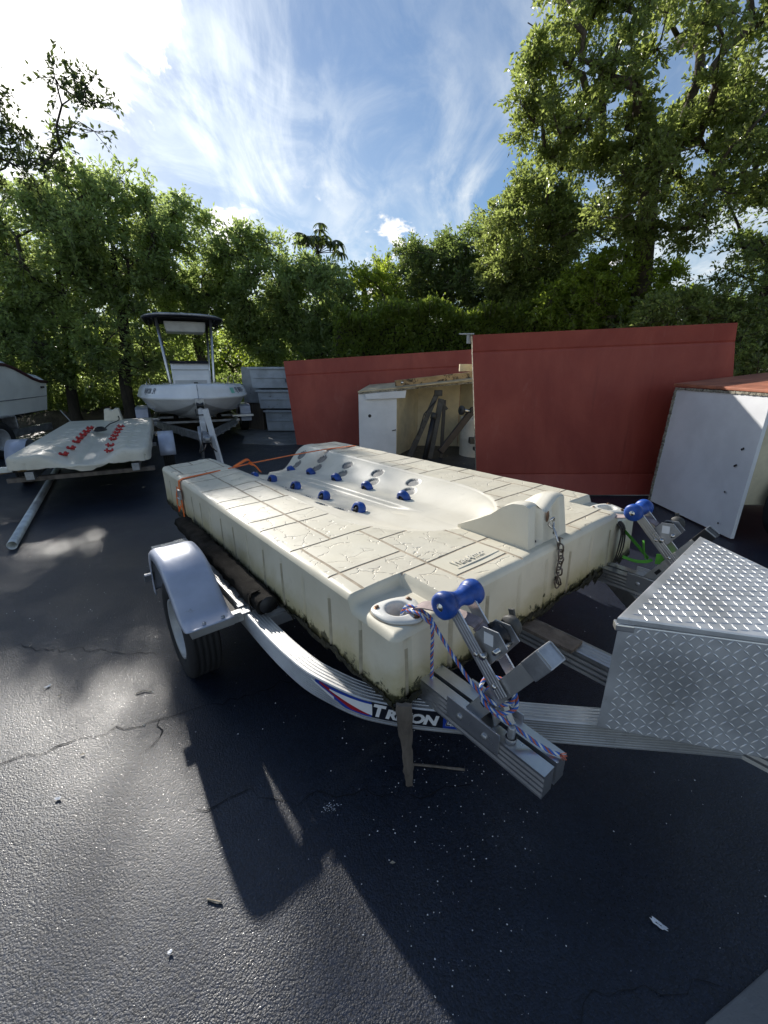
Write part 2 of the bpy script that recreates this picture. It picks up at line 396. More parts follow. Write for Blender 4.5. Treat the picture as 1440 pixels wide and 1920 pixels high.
    m['rubber'] = mk('tyre_rubber', (0.014, 0.014, 0.016), 0.75, 0, 0.3, 10, 0.4, 60, 0.004)
    m['rim'] = mk('rim_paint', (0.42, 0.43, 0.44), 0.4, 0.2, 0.2, 9, 0.1, 90, 0.002, (14, 0.62, (0.26, 0.22, 0.18)))
    m['strap'] = mk('orange_webbing', (0.80, 0.16, 0.02), 0.75, 0, 0.2, 20, 0.5, 400, 0.001)
    m['greystrap'] = mk('faded_webbing', (0.34, 0.27, 0.26), 0.85, 0, 0.3, 30, 0.6, 350, 0.001)
    m['darkstrap'] = mk('dark_webbing', (0.045, 0.035, 0.03), 0.9, 0, 0.4, 30, 0.6, 300, 0.001)
    m['green'] = mk('green_webbing', (0.06, 0.26, 0.02), 0.75, 0, 0.2, 20, 0.5, 300, 0.001)
    m['rope_blue'] = mk('rope_blue', (0.035, 0.14, 0.50), 0.6, 0, 0.2, 60, 0.4, 600, 0.001)
    m['rope_white'] = mk('rope_white', (0.66, 0.66, 0.64), 0.65, 0, 0.2, 60, 0.4, 600, 0.001)
    m['rope_red'] = mk('rope_orange', (0.48, 0.12, 0.07), 0.65, 0, 0.2, 60, 0.4, 600, 0.001)
    m['decal_blue'] = mk('decal_blue', (0.01, 0.045, 0.33), 0.35, 0, 0.1, 10, 0)
    m['decal_red'] = mk('decal_red', (0.32, 0.012, 0.02), 0.35, 0, 0.1, 10, 0)
    m['decal_white'] = mk('decal_white', (0.72, 0.73, 0.75), 0.35, 0, 0.1, 10, 0)
    m['decal_black'] = mk('decal_black', (0.008, 0.010, 0.018), 0.35, 0, 0.1, 10, 0)
    m['oldwood'] = mk('weathered_wood', (0.16, 0.135, 0.115), 0.9, 0, 0.45, 14, 0.8, 40, 0.006, None, 0.1, (1, 1, 0.12))
    m['plank'] = mk('plank_wood', (0.40, 0.27, 0.13), 0.8, 0, 0.4, 6, 0.5, 30, 0.004, (7, 0.50, (0.035, 0.025, 0.018)), 0.1, (0.5, 1, 1))
    m['paleplank'] = mk('pale_wood', (0.55, 0.46, 0.30), 0.8, 0, 0.3, 6, 0.4, 30, 0.004, (9, 0.6, (0.25, 0.19, 0.11)))
    # red gelcoat panel with chalky streaks
    t = NT('red_gelcoat')
    c = t.mix(t.ramp(t.noise(1.3, 7, 0.65, 0.5, (1, 1, 0.45)), 0.3, 0.72), (0.245, 0.038, 0.026), (0.36, 0.074, 0.047))
    c = t.mix(t.ramp(t.noise(5, 6, 0.7, 0.8, (1, 1, 0.3)), 0.58, 0.8, 0, 0.4), c, (0.40, 0.15, 0.11))
    c = t.mix(t.ramp(t.noise(9, 5, 0.65, 0.2, (1, 1, 0.05)), 0.60, 0.74, 0, 0.30), c, (0.13, 0.024, 0.018))
    c = t.mix(t.ramp(t.noise(30, 6, 0.7), 0.66, 0.78, 0, 0.5), c, (0.09, 0.02, 0.018))
    c = t.mix(t.ramp(t.noise(11, 8, 0.8, 1.2), 0.70, 0.78, 0, 0.5), c, (0.48, 0.24, 0.19))
    m['red'] = t.fin(c, t.math('ADD', 0.40, t.math('MULTIPLY', t.noise(6, 5), 0.24)), 0, t.bump(t.noise(1.8, 4), 0.38, 0.03, t.bump(t.noise(90, 3), 0.06, 0.002)), 0.4)
    m['rustred'] = mk('rust_red_roof', (0.40, 0.14, 0.075), 0.75, 0, 0.35, 5, 0.4, 50, 0.004, (8, 0.6, (0.28, 0.10, 0.06)))
    m['white_panel'] = mk('white_laminate', (0.74, 0.75, 0.77), 0.45, 0, 0.10, 2.2, 0.12, 8, 0.01, (11, 0.69, (0.42, 0.40, 0.36)))
    m['cream_panel'] = mk('cream_laminate', (0.62, 0.55, 0.38), 0.55, 0, 0.18, 4, 0.15, 20, 0.004, (9, 0.64, (0.36, 0.29, 0.17)))
    m['rawedge'] = mk('raw_laminate_edge', (0.36, 0.33, 0.26), 0.95, 0, 0.5, 30, 1.0, 60, 0.015, (24, 0.5, (0.06, 0.055, 0.045)))
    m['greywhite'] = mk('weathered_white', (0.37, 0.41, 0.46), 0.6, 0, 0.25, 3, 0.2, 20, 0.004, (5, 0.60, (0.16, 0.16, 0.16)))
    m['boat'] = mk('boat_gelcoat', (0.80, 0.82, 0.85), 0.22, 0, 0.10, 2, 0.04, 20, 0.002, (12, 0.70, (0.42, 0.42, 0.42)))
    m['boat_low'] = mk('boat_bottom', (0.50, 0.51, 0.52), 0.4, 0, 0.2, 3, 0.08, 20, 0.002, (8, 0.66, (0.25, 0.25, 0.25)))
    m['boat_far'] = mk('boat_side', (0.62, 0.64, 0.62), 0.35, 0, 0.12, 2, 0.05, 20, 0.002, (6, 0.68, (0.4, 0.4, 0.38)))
    m['maroon'] = mk('rub_rail', (0.06, 0.018, 0.022), 0.5)
    m['navy'] = mk('navy_canvas', (0.012, 0.014, 0.03), 0.8)
    m['clearcover'] = mk('grey_locker', (0.50, 0.50, 0.48), 0.5)
    m['galv_pipe'] = mk('aluminium_pipe', (0.66, 0.68, 0.66), 0.42, 0.45, 0.25, 6, 0.15, 60, 0.002, (14, 0.64, (0.25, 0.25, 0.22)))
    m['greypaint'] = mk('grey_steel', (0.065, 0.065, 0.062), 0.6, 0.3, 0.3, 9, 0.3, 60, 0.003, (12, 0.6, (0.08, 0.06, 0.045)))
    m['darkbrown'] = mk('dark_paint', (0.035, 0.027, 0.026), 0.55, 0.1, 0.3, 9, 0.2, 60)
    m['drum'] = mk('drum_plastic', (0.62, 0.60, 0.54), 0.5, 0, 0.12, 4)
    m['paper'] = mk('paper', (0.76, 0.77, 0.80), 0.8, 0, 0.1, 20)
    m['twig'] = mk('twig', (0.34, 0.29, 0.22), 0.9, 0, 0.3, 30)
    m['bark'] = mk('bark', (0.095, 0.078, 0.060), 0.95, 0, 0.5, 8, 0.9, 22, 0.02, (9, 0.6, (0.17, 0.15, 0.12)), 0.1, (1, 1, 0.3))
    m['bark_dark'] = mk('bark_dark', (0.050, 0.042, 0.033), 0.95, 0, 0.5, 8, 0.9, 22, 0.02, None, 0.1, (1, 1, 0.3))
    m['lens_red'] = mk('lamp_red', (0.35, 0.02, 0.01), 0.3)
    m['gun_teal'] = mk('sticker_teal', (0.25, 0.62, 0.52), 0.5, 0, 0.05, 10, 0)
    m['print'] = mk('dark_print', (0.06, 0.07, 0.10), 0.5, 0, 0.05, 10, 0)
    def leaf(name, dark, light, trans, gloss=0.38, tw=0.45):
        t = NT(name); g = t.n('ShaderNodeNewGeometry'); rnd = g.outputs['Random Per Island']
        c = t.mix(rnd, dark, light)
        c = t.mix(t.ramp(t.noise(0.8, 3), 0.35, 0.7), c, tuple(x * 0.75 for x in light))
        t.fin(c, gloss, 0, None, 0.5)
        tr = t.n('ShaderNodeBsdfTranslucent'); t.put(tr.inputs[0], t.mix(rnd, trans, tuple(min(1, x * 1.5) for x in trans)))
        mx = t.n('ShaderNodeMixShader'); mx.inputs[0].default_value = tw
        t.nt.links.new(t.b.outputs[0], mx.inputs[1]); t.nt.links.new(tr.outputs[0], mx.inputs[2]); t.nt.links.new(mx.outputs[0], t.out.inputs[0])
        return t.m
    m['leaf_oak'] = leaf('oak_leaf', (0.055, 0.085, 0.028), (0.13, 0.165, 0.06), (0.42, 0.50, 0.13), 0.30)
    m['leaf_hedge'] = leaf('hedge_leaf', (0.065, 0.098, 0.05), (0.125, 0.165, 0.08), (0.44, 0.55, 0.17), 0.40, 0.52)
    m['leaf_ivy'] = leaf('ivy_leaf', (0.05, 0.08, 0.022), (0.12, 0.155, 0.035), (0.34, 0.44, 0.06), 0.5)
    m['leaf_bright'] = leaf('bright_leaf', (0.08, 0.12, 0.02), (0.16, 0.21, 0.04), (0.42, 0.52, 0.06), 0.5, 0.55)
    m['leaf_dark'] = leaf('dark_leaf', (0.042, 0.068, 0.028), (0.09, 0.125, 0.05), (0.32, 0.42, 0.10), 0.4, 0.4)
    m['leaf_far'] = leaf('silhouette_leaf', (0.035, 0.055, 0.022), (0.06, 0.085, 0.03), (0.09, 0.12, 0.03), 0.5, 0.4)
materials()
# ------------------------------------------------------------------ dock on its trailer: shared frames
YAW = 0.681
DO = Vector((0.0302, 1.0963, 0.8))
DU = Vector((0.77664, 0.62968, 0.0184)); DV = Vector((-0.62950, 0.77686, -0.0149)); DW = Vector((-0.02367, 0.0, 0.99972))
DM = Matrix((DU, DV, DW)).transposed().to_4x4(); DM.translation = DO
TM = Matrix.Translation((DO.x, DO.y, 0)) @ Matrix.Rotation(YAW, 4, 'Z')
def T2W(p): return TM @ Vector(p)

def sstep(x, a, b):
    t = np.clip((x - a) / (b - a), 0, 1); return t * t * (3 - 2 * t)

def axis_lines(L, extra, step_fn):
    out = [0.0]
    while out[-1] < L: out.append(out[-1] + step_fn(out[-1]))
    out = [x for x in out if x < L - 0.004] + [L]
    a = np.array(sorted(set(np.round(out + list(extra), 5))))
    keep = [a[0]]; ex = set(np.round(list(extra), 5))
    for x in a[1:]:
        if x - keep[-1] < 0.0022:
            if x in ex and keep[-1] not in ex: keep[-1] = x
            elif x in ex: keep.append(x)
            continue
        keep.append(x)
    keep[-1] = L
    return np.array(keep)

def round_corners(U, V, W, L, rf, rr):
    """squeeze the square corners of the sheet into round ones (rf front, rr rear)"""
    U2, V2 = U.copy(), V.copy()
    for (cu, cv, su, sv, r) in ((rf, rf, -1, -1, rf), (W - rf, rf, 1, -1, rf), (rr, L - rr, -1, 1, rr), (W - rr, L - rr, 1, 1, rr)):
        x = (U - cu) * su / r; y = (V - cv) * sv / r
        k = (x > 0) & (y > 0)
        U2[k] = cu + su * r * x[k] * np.sqrt(1 - y[k] ** 2 / 2); V2[k] = cv + sv * r * y[k] * np.sqrt(1 - x[k] ** 2 / 2)
    return U2, V2

def skirt(P, T, ribs, rng, rows=12, foul=True, wob=0.007):
    """side walls hung from the border of sheet P (nu,nv,3); returns V,F plus the lower rim"""
    loop = np.concatenate([P[:-1, 0], P[-1, :-1], P[::-1, -1][:-1], P[0, ::-1][:-1]])
    nx = np.roll(loop, -1, 0) - np.roll(loop, 1, 0); nrm = np.stack([nx[:, 1], -nx[:, 0]], 1); nrm /= np.linalg.norm(nrm, axis=1)[:, None] + 1e-9
    s = np.concatenate([[0], np.cumsum(np.linalg.norm(np.diff(loop[:, :2], axis=0), axis=1))]); n = len(loop)
    ph = rng.rand(6) * 6.28
    zb = -T + wob * (np.sin(s * 23 + ph[0]) + np.sin(s * 61 + ph[1]) * 0.6 + (rng.rand(n) - 0.5) * 0.7)
    V = []; fr = np.array([0, .03, .07, .12, .2, .3, .42, .54, .66, .78, .9, 1.0])
    for q, f in enumerate(fr):
        z = loop[:, 2] * (1 - f) + zb * f
        d = np.abs((s + 0.05) % ribs - ribs / 2); off = -0.011 * (d < 0.0085) * sstep(-z, 0.07, 0.085)
        off = off + 0.006 * f + (0.0025 * np.sin(s * 7 + 3 * f) * f)
        V.append(np.stack([loop[:, 0] + nrm[:, 0] * off, loop[:, 1] + nrm[:, 1] * off, z], 1))
    V.append(V[-1] + np.concatenate([-nrm * 0.05, np.full((n, 1), 0.012)], 1))
    F = []; idx = np.arange(n)
    for q in range(len(V) - 1):
        a = q * n + idx; b = q * n + (idx + 1) % n; F.append(np.stack([a, b, b + n, a + n], 1))
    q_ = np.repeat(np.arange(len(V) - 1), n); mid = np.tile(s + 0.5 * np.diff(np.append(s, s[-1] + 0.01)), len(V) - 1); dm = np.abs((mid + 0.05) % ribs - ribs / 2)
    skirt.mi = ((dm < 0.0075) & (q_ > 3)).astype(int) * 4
    return np.concatenate(V), np.concatenate(F)[:, ::-1], loop, nrm, zb, s

def fouling(root, loop, nrm, zb, s, rng, T):
    V = []; F = []
    n = len(loop); pos = np.arange(0, s[-1], 0.007)
    for layer, (o0, o1, dn, up) in enumerate(((0.010, 0.014, 0.038, 0.034), (0.002, 0.0, 0.06, 0.010))):
        base = len(V); cnt = 0
        for p in pos:
            i = np.searchsorted(s, p) % n
            c = mnoise.noise(Vector((p * 4.0, layer * 9.1, 0.3))) + 0.55 * mnoise.noise(Vector((p * 22, layer * 3, 5)))
            c = max(0.0, min(1.0, 0.5 + c))
            e = 0.006 + dn * c * (0.4 + rng.rand() * 0.8); t = up * c * rng.rand() * 1.3 - 0.001
            q = loop[i]; nn = nrm[i]
            V += [(q[0] + nn[0] * o0, q[1] + nn[1] * o0, zb[i] + t), (q[0] + nn[0] * o1, q[1] + nn[1] * o1, zb[i] - e * 0.4),
                  (q[0] + nn[0] * (o1 - 0.008 - 0.01 * rng.rand()), q[1] + nn[1] * (o1 - 0.01), zb[i] - e)]
            if cnt:
                a = len(V) - 6; b = len(V) - 3
                F += [(a, b, b + 1, a + 1), (a + 1, b + 1, b + 2, a + 2)]
            cnt += 1
    return np_obj('fouling', np.array(V), np.array(F), MAT['fouling'], root, kind='stuff')

def make_main_dock():
    rng = np.random.RandomState(3)
    W, L, T = 1.81, 3.2, 0.30
    G, U0, V0 = 0.16, 0.07, 0.09
    uc, hw0, v0, v1 = 0.915, 0.485, 0.40, 1.0
    root = thing('floating_dock', 'large cream dock with moulded stone pattern and blue rollers, on the nearest trailer', 'dock', matrix=DM)
    lines = lambda off, M_: [off + k * G + d for k in range(-1, 25) for d in (-0.0066, -0.0036, 0.0036, 0.0066) if 0.02 < off + k * G + d < M_ - 0.02]
    fil = [0.0012, 0.0045, 0.010, 0.017, 0.026, 0.036]
    us = axis_lines(W, lines(U0, W) + fil + [W - f for f in fil], lambda x: 0.0075 if 0.40 < x < 1.43 else 0.013)
    vs = axis_lines(L, lines(V0, L) + fil + [L - f for f in fil], lambda x: 0.0075)
    U, V = np.meshgrid(us, vs, indexing='ij')
    # --- ashlar layout
    nu, nv = int((W - U0) / G) + 2, int((L - V0) / G) + 2
    tid = -np.ones((nu + 1, nv + 1), int); k = 0
    def place(i, j, a, b):
        nonlocal k
        tid[i:i + a, j:j + b] = k; k += 1
    LAB = (3, 1); place(3, 1, 2, 1); lab_id = 0                     # cells count from -1, so index 3 is the third line
    for j in range(nv + 1):
        for i in range(nu + 1):
            if tid[i, j] >= 0: continue
            opts = [(2, 2), (2, 2), (2, 1), (1, 2), (1, 1), (2, 1), (3, 2)]; rng.shuffle(opts)
            for a, b in opts + [(1, 1)]:
                if i + a <= nu + 1 and j + b <= nv + 1 and (tid[i:i + a, j:j + b] < 0).all(): place(i, j, a, b); break
    cell = lambda x, off, n: np.clip(np.floor((x - off) / G).astype(int) + 1, 0, n)
    # --- relief
    hw = hw0 * np.sqrt(np.clip(1 - (np.clip(v1 - V, 0, None) / (v1 - v0)) ** 2, 0, 1)) + 1e-6
    t = np.where(V > v0, np.abs(U - uc) / hw, 9.0); t = np.minimum(t, 9)
    dist_rim = np.where(V > v0, (np.minimum(t, 9) - 1) * np.maximum(hw, 0.05), np.hypot(U - uc, V - v0) + 0.02)
    D = np.interp(V, [0.4, 0.55, 1.3, 2.2, 2.8, 3.2], [0.035, 0.062, 0.088, 0.115, 0.155, 0.225])
    Z = -D * (1 - sstep(t, 0.40, 1.0))
    Z -= 0.028 * sstep(V, 0.85, 1.2) * (1 - sstep(np.abs(U - uc), 0.045, 0.075))
    Z -= 0.006 * (1 - sstep(t, 0.985, 1.012))
    Z += 0.012 * sstep(V, 1.2, 2.2) * np.exp(-((t - 1.12) / 0.18) ** 2)
    # corner pads
    def padmask(u1, v1_, left):
        e = 0.011
        mu = 1 - sstep(U, u1 - e, u1 + e) if left else sstep(U, u1 - e, u1 + e)
        return mu * (1 - sstep(V, v1_ - e, v1_ + e))
    pm = np.maximum(padmask(0.245, 0.245, True), padmask(1.57, 0.262, False)); Z -= 0.045 * pm
    rings = [(0.108, 0.105), (1.705, 0.118)]
    for a, b in rings: Z -= 0.16 * (np.hypot(U - a, V - b) < 0.050)
    # roller pockets
    rollers = [(uc + s * 0.19, vv, s) for vv in (1.20, 1.62, 2.05, 2.48, 2.88) for s in (-1, 1)]
    pockets = []
    for a, b, s in rollers:
        pockets.append((a, b, 0.036, 0.058, 0.012))
        for q in (1, 2): pockets.append((a + s * 0.095 * q, b + 0.055 * q, 0.041, 0.060, 0.012))
    pk = np.zeros_like(Z)
    for a, b, ru, rv, dp in pockets:
        x = (U - a) / ru; y = (V - b) / rv
        e = 1 - sstep(np.hypot(x, y), 0.90, 1.06)
        pk = np.maximum(pk, e * dp)
    Z -= pk
    # grooves
    mi_, mj_ = np.round((U - U0) / G).astype(int), np.round((V - V0) / G).astype(int)
    du, dv = np.abs(U - U0 - mi_ * G), np.abs(V - V0 - mj_ * G)
    ci, cj = cell(U, U0, nu), cell(V, V0, nv)
    nI = lambda a: np.clip(a, 0, nu); nJ = lambda a: np.clip(a, 0, nv)
    gu = (du < 0.0041) & (tid[nI(mi_), cj] != tid[nI(mi_ + 1), cj])
    gv = (dv < 0.0041) & (tid[ci, nJ(mj_)] != tid[ci, nJ(mj_ + 1)])
    corner = (du < 0.0041) & (dv < 0.0041) & ((tid[nI(mi_), nJ(mj_)] != tid[nI(mi_ + 1), nJ(mj_)]) | (tid[nI(mi_), nJ(mj_ + 1)] != tid[nI(mi_ + 1), nJ(mj_ + 1)]) | (tid[nI(mi_), nJ(mj_)] != tid[nI(mi_), nJ(mj_ + 1)]))
    plain = (dist_rim < 0.012) | (pm > 0.01) | (U < 0.02) | (U > W - 0.02) | (V < 0.02) | (V > L - 0.03)
    groove = (gu | gv | corner) & ~plain
    Z -= 0.0024 * groove
    # small unevenness inside each stone
    wav = np.zeros_like(Z)
    for q in range(5):
        a, b, c = rng.randn(2) * 14, rng.rand() * 6.28, 0.0006; wav += c * np.sin(U * a[0] + V * a[1] + b)
    Z += wav * (~plain)
    # rounded border
    def fillet(d, R): x = np.clip((R - d) / R, 0, 1); return -R * (1 - np.sqrt(np.clip(1 - x * x, 0, 1)))
    dd = np.minimum(np.minimum(U, W - U), V); Z += fillet(dd, 0.034) + fillet(L - V, 0.09)
    U2, V2 = round_corners(U, V, W, L, 0.028, 0.15)
    P = np.stack([U2, V2, Z], -1); n1, n2 = U.shape
    idx = np.arange(n1 * n2).reshape(n1, n2)
    F = np.stack([idx[:-1, :-1], idx[1:, :-1], idx[1:, 1:], idx[:-1, 1:]], -1).reshape(-1, 4)
    fc = lambda A: ((A[:-1, :-1] + A[1:, :-1] + A[1:, 1:] + A[:-1, 1:]) / 4.0)
    fu, fv = fc(U), fc(V); fg = fc(groove.astype(float)) > 0.2
    f_plain = fc(plain.astype(float)) > 0.01
    ft = tid[cell(fu, U0, nu), cell(fv, V0, nv)]
    ft = np.where(f_plain | fg, -1, ft)
    f_bas = fc((dist_rim < 0.02).astype(float)) > 0.5
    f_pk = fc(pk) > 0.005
    hole = np.zeros_like(fu, bool)
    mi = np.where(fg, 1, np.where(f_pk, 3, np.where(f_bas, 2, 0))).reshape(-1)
    PV = P.reshape(-1, 3)
    sel = (ft.reshape(-1) < 0)
    SV, SF, loop, nrm, zb, s = skirt(P, T, 0.205, rng)
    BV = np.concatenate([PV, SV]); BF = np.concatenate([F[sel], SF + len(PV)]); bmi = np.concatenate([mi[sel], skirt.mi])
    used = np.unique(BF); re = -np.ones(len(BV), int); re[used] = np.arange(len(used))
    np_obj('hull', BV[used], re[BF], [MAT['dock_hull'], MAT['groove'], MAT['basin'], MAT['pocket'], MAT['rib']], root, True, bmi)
    for q in range(k):
        m = ft.reshape(-1) == q
        if m.sum() < 12: continue
        TF = F[m]; used = np.unique(TF); re = -np.ones(len(PV), int); re[used] = np.arange(len(used))
        o = np_obj('deck_tile', PV[used], re[TF], MAT['dock_hull' if q == lab_id else 'dock_tile'], root, True)
        if q == lab_id:
            o['label'] = 'smooth tile with a raised maker name'
            tv, tf, tw, th = text_verts('WaveArmor', 0.3, 0.9, 0.02)
            mb = MB(); sc = 0.19 / tw
            top = [(0.455 + x * sc, 0.148 + y * sc * 1.35, 0.0035) for x, y, z in tv]; n_ = len(top)
            mb.add(top, tf); mb.add([(a, b, -0.001) for a, b, c in top], [tuple(reversed(f)) for f in tf])
            ed = {}
            for f in tf:
                for a, b in zip(f, f[1:] + f[:1]): ed[(a, b)] = 1
            mb.add(top + [(a, b, -0.001) for a, b, c in top], [(b, a, a + n_, b + n_) for a, b in ed if (b, a) not in ed])
            mb.bar((0.44, 0.128, 0.001), (0.70, 0.128, 0.001), 0.005, 0.004)
            mb.build('raised_lettering', MAT['basin'], o, recalc=False)
    fouling(root, loop, nrm, zb, s, rng, T)
    # rollers
    zat = lambda a, b: float(Z[np.abs(us - a).argmin(), np.abs(vs - b).argmin()])
    for a, b, s_ in rollers:
        slope = 0.35 * s_
        ax = Vector((math.cos(slope), 0, math.sin(slope)))
        zc = zat(a + 0.055 * s_ * 0, b + 0.075) + 0.008
        M = axisM((a, b, zc), ax)
        w = 0.024
        tyre = MB().lathe([(0.028, -w), (0.044, -w), (0.0495, -w * 0.75), (0.0515, 0), (0.0495, w * 0.75), (0.044, w), (0.028, w)], 20, M).build('roller', MAT['blue'], root)
        MB().lathe([(0.003, -w * 1.02), (0.012, -w * 1.02), (0.013, -w * 0.8), (0.032, -w * 0.72), (0.032, w * 0.72), (0.013, w * 0.8), (0.003, w * 1.02)], 16, M).build('hub', MAT['blue_hub'], tyre)
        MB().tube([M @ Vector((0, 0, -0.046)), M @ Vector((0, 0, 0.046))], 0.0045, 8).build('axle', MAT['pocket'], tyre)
    # mooring ring plates
    for ri, (a, b) in enumerate(rings):
        mb = MB(); N = 48; lug = [2.3, -1.35, 0.35]
        def R(th):
            return 0.078 + sum(0.018 * math.exp(-(((th - l + PI) % (2 * PI) - PI) / 0.5) ** 2) for l in lug)
        rows = []
        for fr_, z in ((1.0, 0.0), (1.0, 0.006), (0.97, 0.010), (0.80, 0.012)):
            rows.append([(a + R(2 * PI * q / N) * fr_ * math.cos(2 * PI * q / N), b + R(2 * PI * q / N) * fr_ * math.sin(2 * PI * q / N), -0.045 + z) for q in range(N)])
        for r, z in ((0.056, 0.016), (0.048, 0.015), (0.043, 0.008), (0.0415, -0.13)):
            rows.append([(a + r * math.cos(2 * PI * q / N), b + r * math.sin(2 * PI * q / N), -0.045 + z) for q in range(N)])
        vs_ = [q for row in rows for q in row]
        mb.smooth = True
        mb.add(vs_, [(i * N + q, i * N + (q + 1) % N, (i + 1) * N + (q + 1) % N, (i + 1) * N + q) for i in range(len(rows) - 1) for q in range(N)])
        pl = mb.build('mooring_plate', MAT['ring'], root, recalc=False)
        MB().lathe([(0, 0.001), (R(0) * 0.9, 0.001)], 8, Matrix.Translation((a, b, -0.20))).build('hole_bottom', MAT['black'], pl)
        g = MB()
        g.tube([(a + (R(2 * PI * q / N) + 0.0015) * math.cos(2 * PI * q / N), b + (R(2 * PI * q / N) + 0.0015) * math.sin(2 * PI * q / N), -0.0445) for q in range(N)], 0.0022, 5, close=True)
        g.build('dirt_line', MAT['groove'], pl)
        for l in lug:
            r = 0.074; p = Vector((a + r * math.cos(l), b + r * math.sin(l), -0.034))
            mb = MB().lathe([(0.0, 0.0015), (0.013, 0.0015), (0.0145, 0.0), (0.0145, -0.003)], 16, Matrix.Translation(p))
            w_ = mb.build('washer', MAT['rust'], pl)
            MB().lathe([(0, 0.009), (0.006, 0.009), (0.0075, 0.007), (0.0075, 0.0)], 6, Matrix.Translation(p)).build('bolt', MAT['rust'], pl)
    # bow stop block
    u1, u2, f0, b0 = 0.79, 1.105, 0.045, 0.44
    def hgt(a, b):                                                   # a across 0..1, b back 0..1
        edge = np.interp(b, [0, 0.06, 0.22, 0.34, 0.5, 0.7, 0.88, 1], [0.185, 0.198, 0.19, 0.165, 0.115, 0.07, 0.035, 0.012])
        notch = np.interp(abs(a - 0.5), [0, 0.07, 0.28, 0.38, 0.5], [0.052, 0.046, 0.004, 0.0, 0.006]) * np.interp(b, [0, 0.35, 1], [1, 0.9, 0.25])
        return max(0.004, edge - notch * min(1, edge / 0.12))
    A = np.linspace(0, 1, 29); B = np.linspace(0, 1, 25)
    flare = lambda b: 0.018 * (1 - b)
    top = [[(u1 + (u2 - u1) * a + (0.5 - a) * 2 * flare(b) * 0.9, f0 + 0.022 * (1 - b) + (b0 - f0) * b, hgt(a, b)) for a in A] for b in B]
    mb = MB(); mb.smooth = True; mb.grid(top)
    for ai in (0, -1):                                               # flanks
        side = [[(top[i][ai][0] + (u1 + (u2 - u1) * A[ai] - top[i][ai][0]) * (1 - s_), top[i][ai][1] - 0.022 * (1 - B[i]) * (1 - s_), top[i][ai][2] * s_ - 0.004 * (1 - s_)) for s_ in np.linspace(0, 1, 6)] for i in range(len(B))]
        mb.grid(side)
    face = []
    for s_ in np.linspace(0, 1, 22):
        row = []
        for a in A:
            q = top[0][int(round(a * 28))]
            x = q[0] + (u1 + (u2 - u1) * a - q[0]) * (1 - s_); y = q[1] - 0.022 * (1 - s_); z = q[2] * s_ - 0.004 * (1 - s_)
            ch = max(sstep(np.array(abs(a - c)), 0.085, 0.055) if False else float(1 - sstep(np.array(abs(a - c)), 0.05, 0.085)) for c in (0.26, 0.74))
            y += 0.034 * ch * float(sstep(np.array(s_), 0.06, 0.12)) * float(1 - 0.75 * sstep(np.array(s_), 0.55, 0.97))
            row.append((x, y, z))
        face.append(row)
    mb.grid(face)
    blk = mb.build('bow_stop', MAT['basin'], root, recalc=False)
    MB().lathe([(0.0, 0.002), (0.013, 0.002), (0.015, 0.0)], 14, Matrix.Translation((0.945, f0 + 0.012, 0.115)) @ Matrix.Rotation(PI / 2, 4, 'X') @ Matrix.Diagonal((0.8, 1.8, 1, 1))).build('eye_plate', MAT['rust'], blk)
    for c in (0.26, 0.74):
        MB().lathe([(0, 0.006), (0.009, 0.005), (0.010, 0.0)], 10, Matrix.Translation((u1 + (u2 - u1) * c, f0 + 0.022, 0.012))).build('bolt', MAT['black'], blk)
    return root
dock = make_main_dock()

# chain and clip on the bow stop
def link_mesh(L, Wd, r):
    pts = []
    for q in range(20):
        a = 2 * PI * q / 20; x = Wd / 2 * math.cos(a); z = Wd / 2 * math.sin(a) + (L - Wd) / 2 * (1 if math.sin(a) >= 0 else -1)
        pts.append((x, 0, z))
    return MB().tube(pts, r, 7, close=True)
def make_chain():
    root = thing('chain', 'short rusty chain and snap hook hanging from the bow stop over the dock edge', 'chain', matrix=DM)
    sh = MB().tube([(0.945 + 0.021 * math.cos(a), 0.040 - 0.012 * abs(math.sin(a)), 0.094 + 0.024 * math.sin(a)) for a in np.linspace(0, 2 * PI, 18)[:-1]], 0.0042, 8, close=True)
    sh.build('shackle', MAT['chrome'], root)
    M = Matrix.Translation((0.952, 0.014, 0.042)) @ Matrix.Rotation(-0.62, 4, 'X') @ Matrix.Rotation(0.25, 4, 'Y') @ Matrix.Rotation(0.5, 4, 'Z')
    c = link_mesh(0.085, 0.030, 0.0042); c.v = [tuple(M @ Vector(q)) for q in c.v]; c.build('snap_hook', MAT['chrome'], root)
    z = 0.006; proto = None
    pts = [(0.952, -0.004, 0.010), (0.957, -0.015, -0.016), (0.952, -0.020, -0.044), (0.956, -0.022, -0.072), (0.951, -0.021, -0.100), (0.955, -0.021, -0.128), (0.951, -0.020, -0.154), (0.960, -0.020, -0.178), (0.951, -0.020, -0.192)]
    for i, p in enumerate(pts):
        if proto is None: o = proto = link_mesh(0.042, 0.024, 0.0037).build('link', MAT['chain'], root)
        else: o = proto.copy(); C.objects.link(o)
        o.location = p; o.rotation_euler = (random.uniform(-.2, .2), random.uniform(-.3, .3), (i % 2) * PI / 2 + random.uniform(-.35, .35))
make_chain()

def ribbon(mb, pts, wdir, w, t=0.0022):
    pts = [Vector(p) for p in pts]; m = len(pts); vs = []
    for i, p in enumerate(pts):
        d = (pts[min(i + 1, m - 1)] - pts[max(i - 1, 0)]).normalized(); wd = wdir[i] if isinstance(wdir, list) else Vector(wdir)
        wd = (wd - d * wd.dot(d)).normalized(); nn = d.cross(wd) * t / 2; wd = wd * w / 2
        vs += [p + wd + nn, p - wd + nn, p - wd - nn, p + wd - nn]
    fs = [(i * 4 + k, i * 4 + (k + 1) % 4, i * 4 + 4 + (k + 1) % 4, i * 4 + 4 + k) for i in range(m - 1) for k in range(4)]
    fs += [(3, 2, 1, 0), tuple((m - 1) * 4 + k for k in range(4))]
    mb.smooth = False; mb.add(vs, fs)

